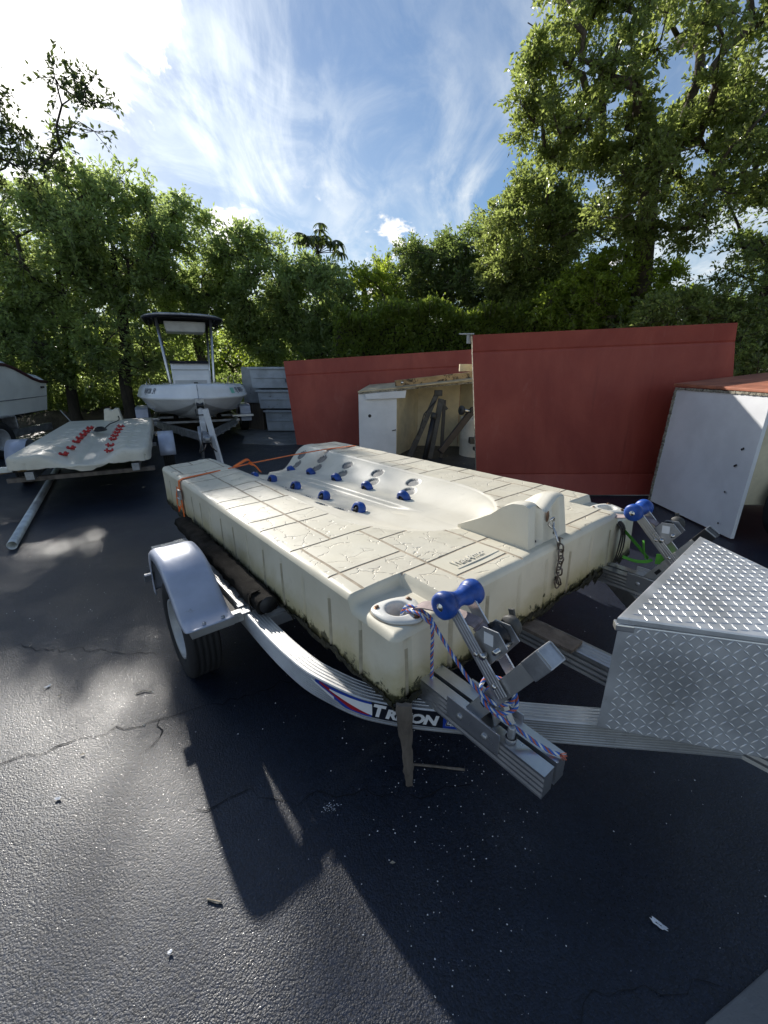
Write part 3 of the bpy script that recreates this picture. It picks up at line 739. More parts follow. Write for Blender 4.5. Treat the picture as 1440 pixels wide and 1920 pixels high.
def orange_strap():
    root = thing('ratchet_strap', 'orange ratchet strap pulled tight across the rear of the cream floating dock', 'strap', matrix=DM)
    mb = MB(); ribbon(mb, [(-0.030, 2.47, -0.40), (-0.016, 2.48, -0.30), (-0.014, 2.485, -0.2), (-0.012, 2.49, -0.05), (-0.004, 2.495, -0.008), (0.03, 2.50, 0.004), (0.25, 2.54, 0.006), (0.44, 2.57, 0.010), (0.60, 2.60, 0.016), (1.0, 2.64, 0.022), (1.36, 2.67, 0.022), (1.6, 2.70, 0.012), (1.78, 2.72, 0.002), (1.816, 2.725, -0.04), (1.82, 2.73, -0.3)], (0, 1, 0.0), 0.036)
    mb.build('webbing', MAT['strap'], root)
    mb = MB(); ribbon(mb, [(-0.016, 2.525, -0.06), (-0.030, 2.535, -0.13), (-0.036, 2.54, -0.20), (-0.028, 2.525, -0.245), (-0.020, 2.50, -0.20)], (0, 1, 0.3), 0.034)
    mb.build('loose_tail', MAT['strap'], root)
    mb = MB(); ribbon(mb, smooth_path([(0.44, 2.545, 0.020), (0.5, 2.56, 0.040), (0.57, 2.585, 0.055), (0.60, 2.60, 0.030), (0.585, 2.57, 0.018), (0.62, 2.56, 0.0), (0.64, 2.5, -0.05)], 4), (0.2, 1, 0.4), 0.030)
    mb.build('knotted_end', MAT['strap'], root)
    mb = MB(); mb.box((-0.026, 2.46, -0.105), (0.018, 0.05, 0.075)); mb.tube([(-0.034, 2.43, -0.135), (-0.034, 2.49, -0.135)], 0.008, 8); mb.build('buckle', MAT['steel'], root, 0.003)
orange_strap()

# ------------------------------------------------------------------ boat trailer under the dock
AX = 0.885                                                           # lateral position of the trailer's centre line
OUT = [(-0.190, 2.06), (-0.160, 1.5), (-0.154, 1.102), (-0.153, 0.933), (-0.153, 0.75), (-0.148, 0.56), (-0.130, 0.38), (-0.094, 0.25), (-0.056, 0.150), (-0.012, 0.075), (0.092, -0.052), (0.342, -0.310), (0.495, -0.463), (0.70, -0.665), (0.86, -0.83)]
ZT, ZB, RW = 0.46, 0.368, 0.078
def rail_path(mirror=False, z=0.0):
    pts = smooth_path([(u, v, 0) for u, v in OUT], 7)
    if mirror: pts = [Vector((2 * AX - p.x, p.y, 0)) for p in pts]
    return [Vector((p.x, p.y, z)) for p in pts]
def rail_profile():
    top = [(0.0, ZT - 0.004), (0.004, ZT)]
    for k in range(5):                                               # four flutes along the top
        a = 0.012 + k * 0.0135
        top += [(a, ZT), (a + 0.002, ZT - 0.0035), (a + 0.005, ZT - 0.0035), (a + 0.007, ZT)]
    top += [(RW - 0.004, ZT), (RW, ZT - 0.004)]
    inner = [(RW, ZB)]
    outer = [(0.0, ZB)]
    for k in range(8):
        z = ZB + 0.005 + k * 0.0105; outer += [(0, z), (0.0022, z + 0.0015), (0.0022, z + 0.005), (0, z + 0.0065)]
    return top + inner + outer

def wheel(parent_root, c, ax, R, w, name='wheel'):
    """one wheel: rim with tyre as child; c centre, ax axle direction pointing outwards"""
    M = axisM(c, ax); r = R * 0.60
    rim = MB().lathe([(0.0, w * 0.10), (r * 0.30, w * 0.12), (r * 0.36, w * 0.06), (r * 0.62, w * 0.02), (r * 0.80, w * 0.10), (r * 0.90, w * 0.22), (r * 0.92, w * 0.46), (r, w * 0.48), (r * 1.01, w * 0.40), (r * 1.01, -w * 0.4), (r * 0.9, -w * 0.45), (0.0, -w * 0.3)], 32, M)
    wh = rim.build(name, MAT['rim'], parent_root)
    prof = [(r * 0.99, w * 0.42), (r * 1.08, w * 0.50), (R * 0.86, w * 0.53), (R * 0.95, w * 0.49), (R * 0.985, w * 0.43)]
    for k in range(5):                                               # tread ribs
        a = w * (0.40 - k * 0.18)
        prof += [(R, a), (R, a - w * 0.11), (R * 0.975, a - w * 0.125), (R * 0.975, a - w * 0.165)]
    prof = prof[:-2] + [(R * 0.985, -w * 0.45), (R * 0.95, -w * 0.49), (R * 0.86, -w * 0.53), (r * 1.08, -w * 0.5), (r * 0.99, -w * 0.42)]
    MB().lathe(prof, 40, M).build('tyre', MAT['rubber'], wh)
    mb = MB()
    for k in range(5):
        a = 2 * PI * k / 5; mb.lathe([(0, w * 0.17), (0.010, w * 0.17), (0.010, w * 0.05)], 6, M @ Matrix.Translation((r * 0.24 * math.cos(a), r * 0.24 * math.sin(a), 0)))
    mb.build('wheel_nuts', MAT['steel'], wh)
    return wh

def make_trailer():
    root = thing('boat_trailer', 'low wide aluminium twin-winch trailer carrying the cream dock, with curved ribbed rails', 'trailer', matrix=TM)
    rp = rail_path(); rpm = rail_path(True)
    mb = MB(); sweep(mb, rail_profile(), rp); near_rail = mb.build('rail', MAT['alu'], root)
    mb = MB(); sweep(mb, [(-a, z) for a, z in rail_profile()], rpm); mb.build('rail', MAT['alu'], root)
    # --- decal on the outer face of the near rail
    cum = [0.0]
    for a, b in zip(rp, rp[1:]): cum.append(cum[-1] + (b - a).length)
    def on_rail(s, z, off=0.0016):
        i = min(max(int(np.searchsorted(cum, s)) - 1, 0), len(rp) - 2); f = (s - cum[i]) / (cum[i + 1] - cum[i])
        p = rp[i].lerp(rp[i + 1], f); t = (rp[i + 1] - rp[i]); t2 = (rp[min(i + 2, len(rp) - 1)] - rp[i + 1 if i + 2 < len(rp) else i]); t = t.lerp(t2, f).normalized()
        return Vector((p.x + t.y * off, p.y - t.x * off, z))
    def s_at(u):                                                     # arc length where the rail passes lateral position u (front part)
        k = next(i for i in range(40, len(rp)) if rp[i].x > u); f = (u - rp[k - 1].x) / (rp[k].x - rp[k - 1].x); return cum[k - 1] + f * (cum[k] - cum[k - 1])
    sA = s_at(-0.115); sB = s_at(-0.022); sC = s_at(0.138); sD = s_at(0.20)
    dz0, dz1 = ZB + 0.020, ZT - 0.005
    def patch(poly_fn, mat, name, off, nseg=24):
        """poly_fn(f) -> (z_low, z_high) fractions along the strip"""
        mb = MB(); rows = []
        s0, s1, fn = poly_fn
        for k in range(nseg + 1):
            f = k / nseg; lo, hi = fn(f); s = s0 + (s1 - s0) * f
            rows.append([on_rail(s, dz0 + (dz1 - dz0) * lo, off), on_rail(s, dz0 + (dz1 - dz0) * hi, off)])
        mb.grid(rows); return mb.build(name, mat, near_rail, recalc=False)
    patch((sB, sC, lambda f: (0, 1)), MAT['decal_black'], 'decal', 0.0010)
    patch((sC, sD, lambda f: (0, 1)), MAT['decal_blue'], 'decal', 0.0010)
    patch((sA, sB + 0.012, lambda f: (0.62 * (1 - f) * 0.9, min(1, 0.98 - 0.0 * f)) if f < 0.0 else (max(0, 0.80 - 1.5 * f) if f < .53 else 0.0, 0.98)), MAT['decal_blue'], 'decal', 0.0008)
    patch((sA + 0.022, sB - 0.01, lambda f: (max(0.10, 0.86 - 1.15 * f), max(0.22, 0.98 - 0.62 * f))), MAT['decal_red'], 'decal', 0.0014)
    patch((sA + 0.070, sB + 0.002, lambda f: (0.72 - 0.58 * f, 0.80 + 0.06 * f)), MAT['decal_white'], 'decal', 0.0018)
    patch((sA - 0.02, sA + 0.09, lambda f: (0.80 - 0.5 * f - 0.10 * f, 0.88 - 0.5 * f + 0.02)), MAT['decal_white'], 'decal', 0.0017)
    def word(txt, s0, s1, zl, zh, mat, shear, off=0.0024, bold=0.03, sp=0.95):
        tv, tf, tw, th = text_verts(txt, shear, sp, bold); mb = MB()
        mb.add([on_rail(s0 + (s1 - s0) * x / tw, zl + (zh - zl) * y / th, off) for x, y, z in tv], tf)
        return mb.build('lettering', mat, near_rail, recalc=False)
    e = sC - sB
    word('T', sB + 0.03 * e, sB + 0.22 * e, dz0 + 0.008, dz1 - 0.004, MAT['decal_white'], 0.25, bold=0.05)
    word('RITON', sB + 0.20 * e, sB + 0.95 * e, dz0 + 0.008, dz1 - 0.015, MAT['decal_white'], 0.25, bold=0.05)
    word('Elite', sC + 0.008, sC + 0.078, dz0 + 0.012, dz1 - 0.006, MAT['decal_white'], 0.42, bold=0.035)
    word('Elite', sC + 0.009, sC + 0.077, dz0 + 0.0135, dz1 - 0.0075, MAT['decal_black'], 0.42, 0.0030, bold=-0.012)
    # --- cross members, tongue
    for vv, zc in ((1.90, 0.40), (1.28, 0.33), (0.86, 0.41), (0.14, 0.405)):
        x0 = -0.08 if vv > 0.3 else 0.06
        mb = MB(); mb.box((AX, vv, zc), (2 * (AX - x0), 0.075, 0.06)); mb.build('cross_member', MAT['alu'], root, 0.003)
    prof = [(-0.045, ZB), (0.045, ZB), (0.045, ZT - 0.004)] + [(0.045 - 0.01 * k, ZT - (0.003 if k % 2 else 0)) for k in range(1, 9)] + [(-0.045, ZT - 0.004)] + [(-0.045, ZT - 0.02 - 0.012 * k) if k % 2 == 0 else (-0.042, ZT - 0.02 - 0.012 * k) for k in range(6)]
    mb = MB(); sweep(mb, prof, [(0.815, 0.9, 0), (0.835, 0.0, 0), (0.86, -1.1, 0)]); mb.build('tongue', MAT['alu'], root)
    mb = MB(); mb.box((0.795, -0.02, 0.4705), (0.098, 0.40, 0.016), Matrix.Rotation(0.04, 3, 'Z')); mb.build('cover_plank', MAT['oldwood'], root, 0.002)
    # --- bunks
    for u0, v1_, v2_ in ((-0.070, 2.28, 0.83), (0.40, 2.28, 0.40), (1.38, 2.28, 0.40), (1.86, 2.28, 0.80)):
        mb = MB(); rows = []; rr = np.random.RandomState(int(u0 * 100) % 97)
        for k in range(40):
            f = k / 39; vv = v1_ + (v2_ - v1_) * f; ring = []
            for q in range(14):
                a = 2 * PI * q / 14; cx, cz = math.cos(a), math.sin(a)
                rx = 0.052 * (abs(cx) ** 0.5) * (1 if cx > 0 else -1); rz_ = 0.036 * (abs(cz) ** 0.5) * (1 if cz > 0 else -1)
                j = 0.004 * rr.randn(); ring.append((u0 + rx + j, vv, 0.5035 + rz_ + j * 0.6))
            ring.append(ring[0]); rows.append(ring)
        mb.smooth = True; mb.grid(rows); mb.add([q for q in rows[-1][:-1]], [tuple(range(14))]); mb.add([q for q in rows[0][:-1]], [tuple(range(14))])
        bk = mb.build('bunk', MAT['carpet'], root)
        if u0 < 0:
            mb = MB(); mb.lathe([(0.0, 0.004), (0.040, 0.002), (0.043, -0.004)], 14, axisM((u0 + 0.005, v2_ - 0.005, 0.505), (0, -1, 0))); mb.build('end_cap', MAT['black'], bk)
            mb = MB(); ribbon(mb, smooth_path([(-0.125, 0.895, 0.466), (-0.128, 0.90, 0.51), (-0.118, 0.915, 0.545), (-0.07, 0.93, 0.546)], 4), (0.2, 1, 0), 0.03, 0.004)
            mb.build('carpet_flap', MAT['carpet'], bk)
    mb = MB(); mb.box((-0.095, 0.975, 0.4635), (0.135, 0.024, 0.006)); mb.box((-0.095, 0.905, 0.4635), (0.15, 0.026, 0.006)); mb.box((-0.036, 0.94, 0.48), (0.006, 0.09, 0.04)); mb.build('bunk_bracket', MAT['steel'], root, 0.001)
    mb = MB(); mb.box((0.02, 0.865, 0.435), (0.20, 0.06, 0.055)); mb.build('support_bracket', MAT['steel'], root, 0.003)
    for vv in (1.20, 1.06):
        MB().lathe([(0, 0.009), (0.009, 0.009), (0.012, 0.006), (0.012, 0)], 6, Matrix.Translation((-0.115, vv, ZT))).build('bolt', MAT['black'], root)
    # --- rear lamp bracket
    mb = MB(); mb.box((-0.262, 1.90, 0.455), (0.165, 0.10, 0.085)); lb = mb.build('lamp_bracket', MAT['alu'], root, 0.006)
    for k in range(5): MB().box((-0.262, 1.8485, 0.424 + k * 0.014), (0.160, 0.004, 0.006)).build('ridge', MAT['alu'], lb)
    MB().box((-0.186, 1.80, 0.462), (0.02, 0.05, 0.04)).build('reflector', MAT['lens_red'], root, 0.004)
    # --- wheels and fenders
    for s in (1, -1):
        X = (lambda u: u) if s == 1 else (lambda u: 2 * AX - u)
        wc = (X(-0.318), 1.285, 0.268)
        wheel(root, wc, (-s, 0, 0), 0.268, 0.150)
        mb = MB(); mb.tube([(X(-0.26), 1.285, 0.268), (X(0.3), 1.285, 0.268)], 0.028, 10); mb.build('axle', MAT['steel'], root)
        mb = MB(); w1, w2 = -0.412, -0.198; rows = []
        prof = []
        prof = [(p.x, p.y) for p in smooth_path([(1.618, 0.36, 0), (1.612, 0.46, 0), (1.588, 0.56, 0), (1.535, 0.630, 0), (1.45, 0.655, 0), (1.34, 0.655, 0), (1.24, 0.630, 0), (1.13, 0.570, 0), (1.045, 0.503, 0), (1.00, 0.472, 0), (0.96, 0.463, 0), (0.90, 0.462, 0)], 4)]
        for (y, z) in prof:
            e = 0.020
            nx = Vector((0, y - 1.285, z - 0.30)).normalized()
            ring = [Vector((X(w1 - 0.004), y, z)) - nx * 0.052, Vector((X(w1 - 0.004), y, z)) - nx * 0.012, Vector((X(w1 + 0.006), y, z)) - nx * 0.001]
            for f in np.linspace(0, 1, 5): ring.append(Vector((X(w1 + 0.03 + (w2 - w1 - 0.06) * f), y, z)) - nx * 0.007 * math.sin(PI * f) * 0 + nx * (0.006 if f in (0.0, 1.0) else 0.003))
            ring += [Vector((X(w2 - 0.006), y, z)) - nx * 0.001, Vector((X(w2), y, z)) - nx * 0.012, Vector((X(w2), y, z)) - nx * 0.03]
            rows.append(ring)
        mb.smooth = True; mb.grid(rows); fd = mb.build('fender', MAT['fender'], root)
        sol = fd.modifiers.new('thickness', 'SOLIDIFY'); sol.thickness = 0.004
        MB().box((X(-0.186), 1.30, 0.425), (0.050, 0.62, 0.012)).build('light_block_plate', MAT['greypaint'], root, 0.002)  # added plate, blocks the sun between fender and rail
        mb = MB(); mb.box((X(-0.30), 0.925, 0.440), (0.19, 0.045, 0.040)); mb.box((X(-0.19), 0.94, 0.435), (0.075, 0.035, 0.05)); mb.build('fender_bracket', MAT['alu'], root, 0.003)
        mb = MB()
        for f in (0.2, 0.8): mb.lathe([(0, 0.007), (0.008, 0.006), (0.009, 0)], 6, Matrix.Translation((X(-0.36 + 0.14 * f), 0.925, 0.466)))
        mb.build('fender_bolts', MAT['steel'], root)
        MB().box((X(-0.425), 1.60, 0.452), (0.05, 0.018, 0.05), Matrix.Rotation(0.4, 3, 'X')).build('fender_tab', MAT['steel'], root, 0.003)
    # --- winch stands (near and far)
    def winch_stand(u0, near):
        o = root
        # slotted double beam
        mb = MB()
        for s in (-1, 1):
            x0 = u0 + s * 0.032
            pr = [(-0.024, 0.462), (0.024, 0.462), (0.024, 0.542), (-0.024, 0.542)]
            if True:
                # fluted outer side
                sd = s * 0.024; pr2 = [(-sd, 0.462), (sd, 0.462)] + [(sd - s * (0.002 if k % 2 else 0), 0.468 + k * 0.009) for k in range(8)] + [(sd, 0.542), (-sd, 0.542)]
                vs_ = [(x0 + a, 0.62, z) for a, z in pr2] + [(x0 + a, -0.475, z) for a, z in pr2]; n = len(pr2)
                mb.add(vs_, [tuple(range(n)), tuple(reversed(range(n, 2 * n)))] + [(k, (k + 1) % n, n + (k + 1) % n, n + k) for k in range(n)])
        base = mb.build('winch_stand', MAT['alu_bright'], root)
        S = lambda mbx, nm, mt, bv=0.0: mbx.build(nm, mt, base, bv)
        mb = MB()
        for s in (-1, 1): mb.box((u0 + s * 0.059, -0.235, 0.530), (0.006, 0.20, 0.075)); 
        S(mb, 'side_plate', MAT['alu_bright'], 0.002)
        for s in (-1, 1):
            for vv in (-0.19, -0.285): S(MB().lathe([(0, 0.007), (0.007, 0.007), (0.011, 0.004), (0.011, 0)], 8, axisM((u0 + s * 0.062, vv, 0.525), (s, 0, 0))), 'bolt', MAT['steel'])
        # inclined main channel (from the beam up and forwards)
        b0 = Vector((u0, -0.175, 0.520)); b1 = Vector((u0, -0.395, 0.878)); d = (b1 - b0).normalized(); nrm = Vector((0, -d.z, d.y)).normalized()
        if nrm.z < 0: nrm = -nrm
        mb = MB(); hw_, dp, th = 0.030, 0.052, 0.004
        mb.bar(b0, b1, 2 * hw_, th, nrm)
        for s in (-1, 1): mb.bar(b0 + Vector((s * hw_, 0, 0)) + nrm * (-dp / 2), b1 + Vector((s * hw_, 0, 0)) - nrm * (dp / 2), th, dp - 0.004, nrm)
        ch = S(mb, 'upright_channel', MAT['alu'], 0.0012)
        mb = MB()
        for f in (0.28, 0.50): 
            p = b0.lerp(b1, f) - nrm * 0.022 + Vector((-hw_ - 0.0027, 0, 0)); mb.bar(p - d * 0.016, p + d * 0.016, 0.0012, 0.016, nrm)
        S(mb, 'slot', MAT['black'])
        mb = MB(); mb.bar(b1 - d * 0.075 - nrm * 0.026, b1 - d * 0.004 - nrm * 0.026, 2 * hw_ + 0.010, 0.058, nrm); S(mb, 'end_sleeve', MAT['black' if not near else 'steel'], 0.003)
        # brace down to the beam
        mb = MB(); mb.bar((u0 - 0.012, -0.262, 0.66), (u0 - 0.012, -0.292, 0.545), 0.026, 0.006, (0, 1, 0)); mb.bar((u0 + 0.012, -0.262, 0.655), (u0 + 0.02, -0.325, 0.545), 0.022, 0.006, (0, 1, 0)); S(mb, 'brace', MAT['alu'], 0.001)
        mb = MB(); mb.lathe([(0, 0.055), (0.009, 0.055), (0.011, 0.05), (0.011, 0)], 12, Matrix.Translation((u0 - 0.03, -0.352, 0.541))); mb.lathe([(0.006, 0), (0.016, 0.002), (0.018, 0.012), (0.016, 0.016)], 12, Matrix.Translation((u0 - 0.03, -0.352, 0.542))); S(mb, 'clamp_bolt', MAT['steel'])
        # arms to the bow roller
        rc = Vector((u0 - 0.005, -0.108, 0.885)); a0 = Vector((0, -0.315, 0.675))
        for s in (-1, 1):
            mb = MB(); p0 = Vector((u0 + s * 0.040, a0.y, a0.z)); p1 = Vector((rc.x + s * 0.040, rc.y - 0.004, rc.z - 0.004)); dd = (p1 - p0).normalized(); nn = Vector((0, dd.z, -dd.y)).normalized()
            mb.bar(p0, p1, 0.006, 0.042, nn)
            for k in range(3): mb.bar(p0 + nn * (-0.011 + 0.011 * k) + Vector((s * 0.0035, 0, 0)), p1 + nn * (-0.011 + 0.011 * k) + Vector((s * 0.0035, 0, 0)), 0.002, 0.005, nn)
            S(mb, 'roller_arm', MAT['alu_bright'], 0.0008)
            for f in (0.12, 0.46):
                S(MB().lathe([(0, 0.006), (0.006, 0.006), (0.008, 0.003), (0.008, 0)], 8, axisM(p0.lerp(p1, f) + Vector((s * 0.0045, 0, 0)), (s, 0, 0))), 'arm_bolt', MAT['chrome'])
        pr = [(0.009, -0.082), (0.030, -0.082), (0.040, -0.077), (0.043, -0.066), (0.042, -0.052), (0.037, -0.040), (0.0335, -0.038), (0.033, -0.030), (0.026, -0.014), (0.0245, 0.0), (0.026, 0.014), (0.033, 0.030), (0.0335, 0.038), (0.037, 0.040), (0.042, 0.052), (0.043, 0.066), (0.040, 0.077), (0.030, 0.082), (0.009, 0.082)]
        M = axisM(rc, (1, 0, 0)); mb = MB().lathe(pr, 28, M); S(mb, 'bow_roller', MAT['blue'])
        for q in (1, -1): S(MB().lathe([(0, 0.088 * q), (0.006, 0.087 * q), (0.010, 0.083 * q), (0.014, 0.0815 * q)], 12, M), 'axle_nut', MAT['chrome'])
        # winch body
        wc = Vector((u0, -0.268, 0.795))
        for s in (-1, 1):
            Mx = Matrix(((0, 0, 1, 0), (d.y, nrm.y, 0, 0), (d.z, nrm.z, 0, 0), (0, 0, 0, 1)))
            poly = [(-0.075, -0.018), (0.05, -0.018), (0.062, 0.03), (0.03, 0.070), (-0.02, 0.074), (-0.055, 0.035)]
            mb = MB().prism(poly, -0.002, 0.002, Matrix.Translation(wc + Vector((s * 0.028, 0, 0))) @ Mx); S(mb, 'winch_plate', MAT['steel'], 0.001)
        mb = MB(); mb.lathe([(0.0, -0.026), (0.042, -0.026), (0.043, -0.022), (0.028, -0.019), (0.028, 0.019), (0.043, 0.022), (0.042, 0.026), (0.0, 0.026)], 24, axisM(wc + nrm * 0.032 + d * 0.0, (1, 0, 0))); S(mb, 'winch_drum', MAT['black'])
        mb = MB(); mb.lathe([(0, 0.01), (0.030, 0.01), (0.033, 0.0), (0.030, -0.01), (0, -0.01)], 20, axisM(wc + Vector((0.046, 0, 0)) + nrm * 0.03 + d * 0.045, (1, 0, 0))); mb.bar(wc + Vector((0.06, 0, 0)) + nrm * 0.03 + d * 0.045, wc + Vector((0.06, 0, 0)) + nrm * 0.065 + d * 0.075, 0.008, 0.016, nrm); S(mb, 'winch_gear', MAT['greypaint'])
        mb = MB().tube([wc + Vector((-0.05, 0, 0)) + d * 0.02 - nrm * 0.004, wc + Vector((0.05, 0, 0)) + d * 0.02 - nrm * 0.004], 0.008, 8); mb.tube([wc + Vector((-0.031, 0, 0)) - d * 0.03 + nrm * 0.01, wc + Vector((-0.052, 0, 0)) - d * 0.03 + nrm * 0.01], 0.011, 6); S(mb, 'winch_bolt', MAT['chrome'])
        mb = MB(); mb.bar(wc + Vector((-0.0308, 0, 0)) + d * 0.002 + nrm * 0.024, wc + Vector((-0.0308, 0, 0)) + d * 0.032 + nrm * 0.046, 0.0006, 0.032, nrm); S(mb, 'paper_label', MAT['decal_white'])
        return base, wc, nrm, d
    st = winch_stand(0.172, True); st2 = winch_stand(1.515, False)
    # winch straps
    mb = MB(); wc, nrm, d = st[1], st[2], st[3]
    tgt = wc + nrm * 0.066 - d * 0.01
    ribbon(mb, smooth_path([(0.140, 0.085, 0.742), (0.150, 0.05, 0.790), (0.158, -0.01, 0.815), (0.163, -0.10, 0.832), (0.168, -0.18, 0.838), (tgt.x, tgt.y + 0.02, tgt.z + 0.005), tuple(tgt)], 4), (1, 0.1, 0.15), 0.046, 0.005)
    mb.build('winch_strap', MAT['greystrap'], root)
    wc, nrm, d = st2[1], st2[2], st2[3]; tgt = wc + nrm * 0.066 - d * 0.01
    mb = MB(); ribbon(mb, smooth_path([(1.60, 0.13, 0.752), (1.575, 0.06, 0.80), (1.55, -0.01, 0.815), (1.535, -0.10, 0.842), (1.52, -0.18, 0.840), tuple(tgt)], 4), (1, 0.1, 0.2), 0.04, 0.005)
    mb.build('winch_strap', MAT['greystrap'], root)
    mb = MB()
    for k in range(3): ribbon(mb, smooth_path([(1.58 + 0.02 * k, 0.02, 0.775), (1.565 + 0.02 * k, -0.028, 0.74), (1.56 + 0.016 * k, -0.032 - 0.006 * k, 0.64), (1.545 + 0.02 * k, -0.03, 0.56)], 4), (1, 0.2, 0), 0.026, 0.004)
    mb.build('hanging_strap', MAT['darkstrap'], root)
    return root
trailer = make_trailer()

# green straps bundled round the far winch stand
def green_strap():
    root = thing('strap_bundle', 'bright green webbing straps bunched under the far winch stand', 'strap', matrix=TM)
    rr = random.Random(4)
    for k in range(4):
        z = 0.655 + 0.012 * k
        mb = MB(); ribbon(mb, smooth_path([(1.478, -0.235, z), (1.492, -0.262, z + 0.004), (1.53, -0.285 - 0.004 * k, z + 0.01), (1.575, -0.290, z + 0.012), (1.61, -0.262, z + 0.006)], 5), (0.1, 0.2, 1), 0.016, 0.003)
        mb.build('webbing', MAT['green'], root)
    for pts in ([(1.40, -0.115, 0.665), (1.43, -0.165, 0.650), (1.47, -0.20, 0.648), (1.50, -0.215, 0.655)], [(1.66, 0.06, 0.762), (1.62, 0.0, 0.74), (1.56, -0.10, 0.70), (1.52, -0.16, 0.675), (1.49, -0.20, 0.66)], [(1.50, -0.16, 0.74), (1.49, -0.175, 0.69), (1.485, -0.19, 0.655)]):
        mb = MB(); ribbon(mb, smooth_path(pts, 5), (0.4, 0.5, 0.6), 0.016, 0.003); mb.build('webbing', MAT['green'], root)
green_strap()

# ------------------------------------------------------------------ rope on the near corner
def rope(root, path, R=0.0058, lay=0.042, cols=('rope_blue', 'rope_white', 'rope_blue', 'rope_red')):
    pts = smooth_path(path, 10); L = [0.0]
    for a, b in zip(pts, pts[1:]): L.append(L[-1] + (b - a).length)
    n = max(12, int(L[-1] / 0.005)); P = []
    for k in range(n + 1):
        s = L[-1] * k / n; i = min(max(int(np.searchsorted(L, s)) - 1, 0), len(pts) - 2); f = (s - L[i]) / max(1e-9, L[i + 1] - L[i]); P.append(pts[i].lerp(pts[i + 1], f))
    prev = None; fr = []
    for i, p in enumerate(P):
        t = (P[min(i + 1, n)] - P[max(i - 1, 0)]).normalized()
        x = t.orthogonal().normalized() if prev is None else (prev - t * prev.dot(t)).normalized()
        prev = x; fr.append((x, t.cross(x)))
    for c, col in enumerate(cols):
        q = []
        for i, p in enumerate(P):
            a = 2 * PI * (L[-1] * i / n / lay + c / len(cols)); x, y = fr[i]; q.append(p + (x * math.cos(a) + y * math.sin(a)) * R * 0.52)
        MB().tube(q, R * 0.56, 6).build('strand', MAT[col], root)
def ropes():
    root = thing('rope', 'blue and white braided rope tied through the mooring ring and round the near winch stand', 'rope', matrix=TM)
    rope(root, [(0.112, 0.104, 0.70), (0.122, 0.088, 0.772), (0.132, 0.055, 0.792), (0.150, 0.010, 0.780), (0.150, -0.020, 0.768), (0.138, -0.022, 0.765), (0.124, 0.02, 0.785), (0.116, 0.07, 0.776)])
    rope(root, [(0.146, -0.014, 0.775), (0.142, -0.030, 0.73), (0.146, -0.028, 0.64), (0.152, -0.026, 0.56), (0.146, -0.024, 0.525), (0.122, -0.012, 0.50)])
    rope(root, [(0.146, -0.016, 0.776), (0.132, -0.07, 0.752), (0.122, -0.14, 0.715), (0.118, -0.21, 0.675), (0.124, -0.262, 0.648), (0.150, -0.300, 0.628), (0.195, -0.315, 0.632), (0.222, -0.275, 0.652), (0.20, -0.225, 0.655)])
    rope(root, [(0.200, -0.215, 0.650), (0.150, -0.23, 0.645), (0.120, -0.270, 0.628), (0.140, -0.315, 0.615), (0.19, -0.33, 0.620), (0.225, -0.29, 0.640), (0.21, -0.24, 0.64), (0.15, -0.25, 0.632), (0.128, -0.285, 0.615), (0.140, -0.325, 0.600), (0.160, -0.37, 0.580), (0.178, -0.41, 0.560), (0.190, -0.445, 0.552), (0.200, -0.468, 0.553)])
    mb = MB(); rr = random.Random(2)
    for k in range(14): mb.tube([(0.198, -0.465, 0.553), (0.205 + rr.uniform(-.012, .012), -0.482 + rr.uniform(-.008, .006), 0.549 + rr.uniform(-.004, .012))], 0.0012, 4)
    mb.build('frayed_end', MAT['rope_red'], root)
ropes()

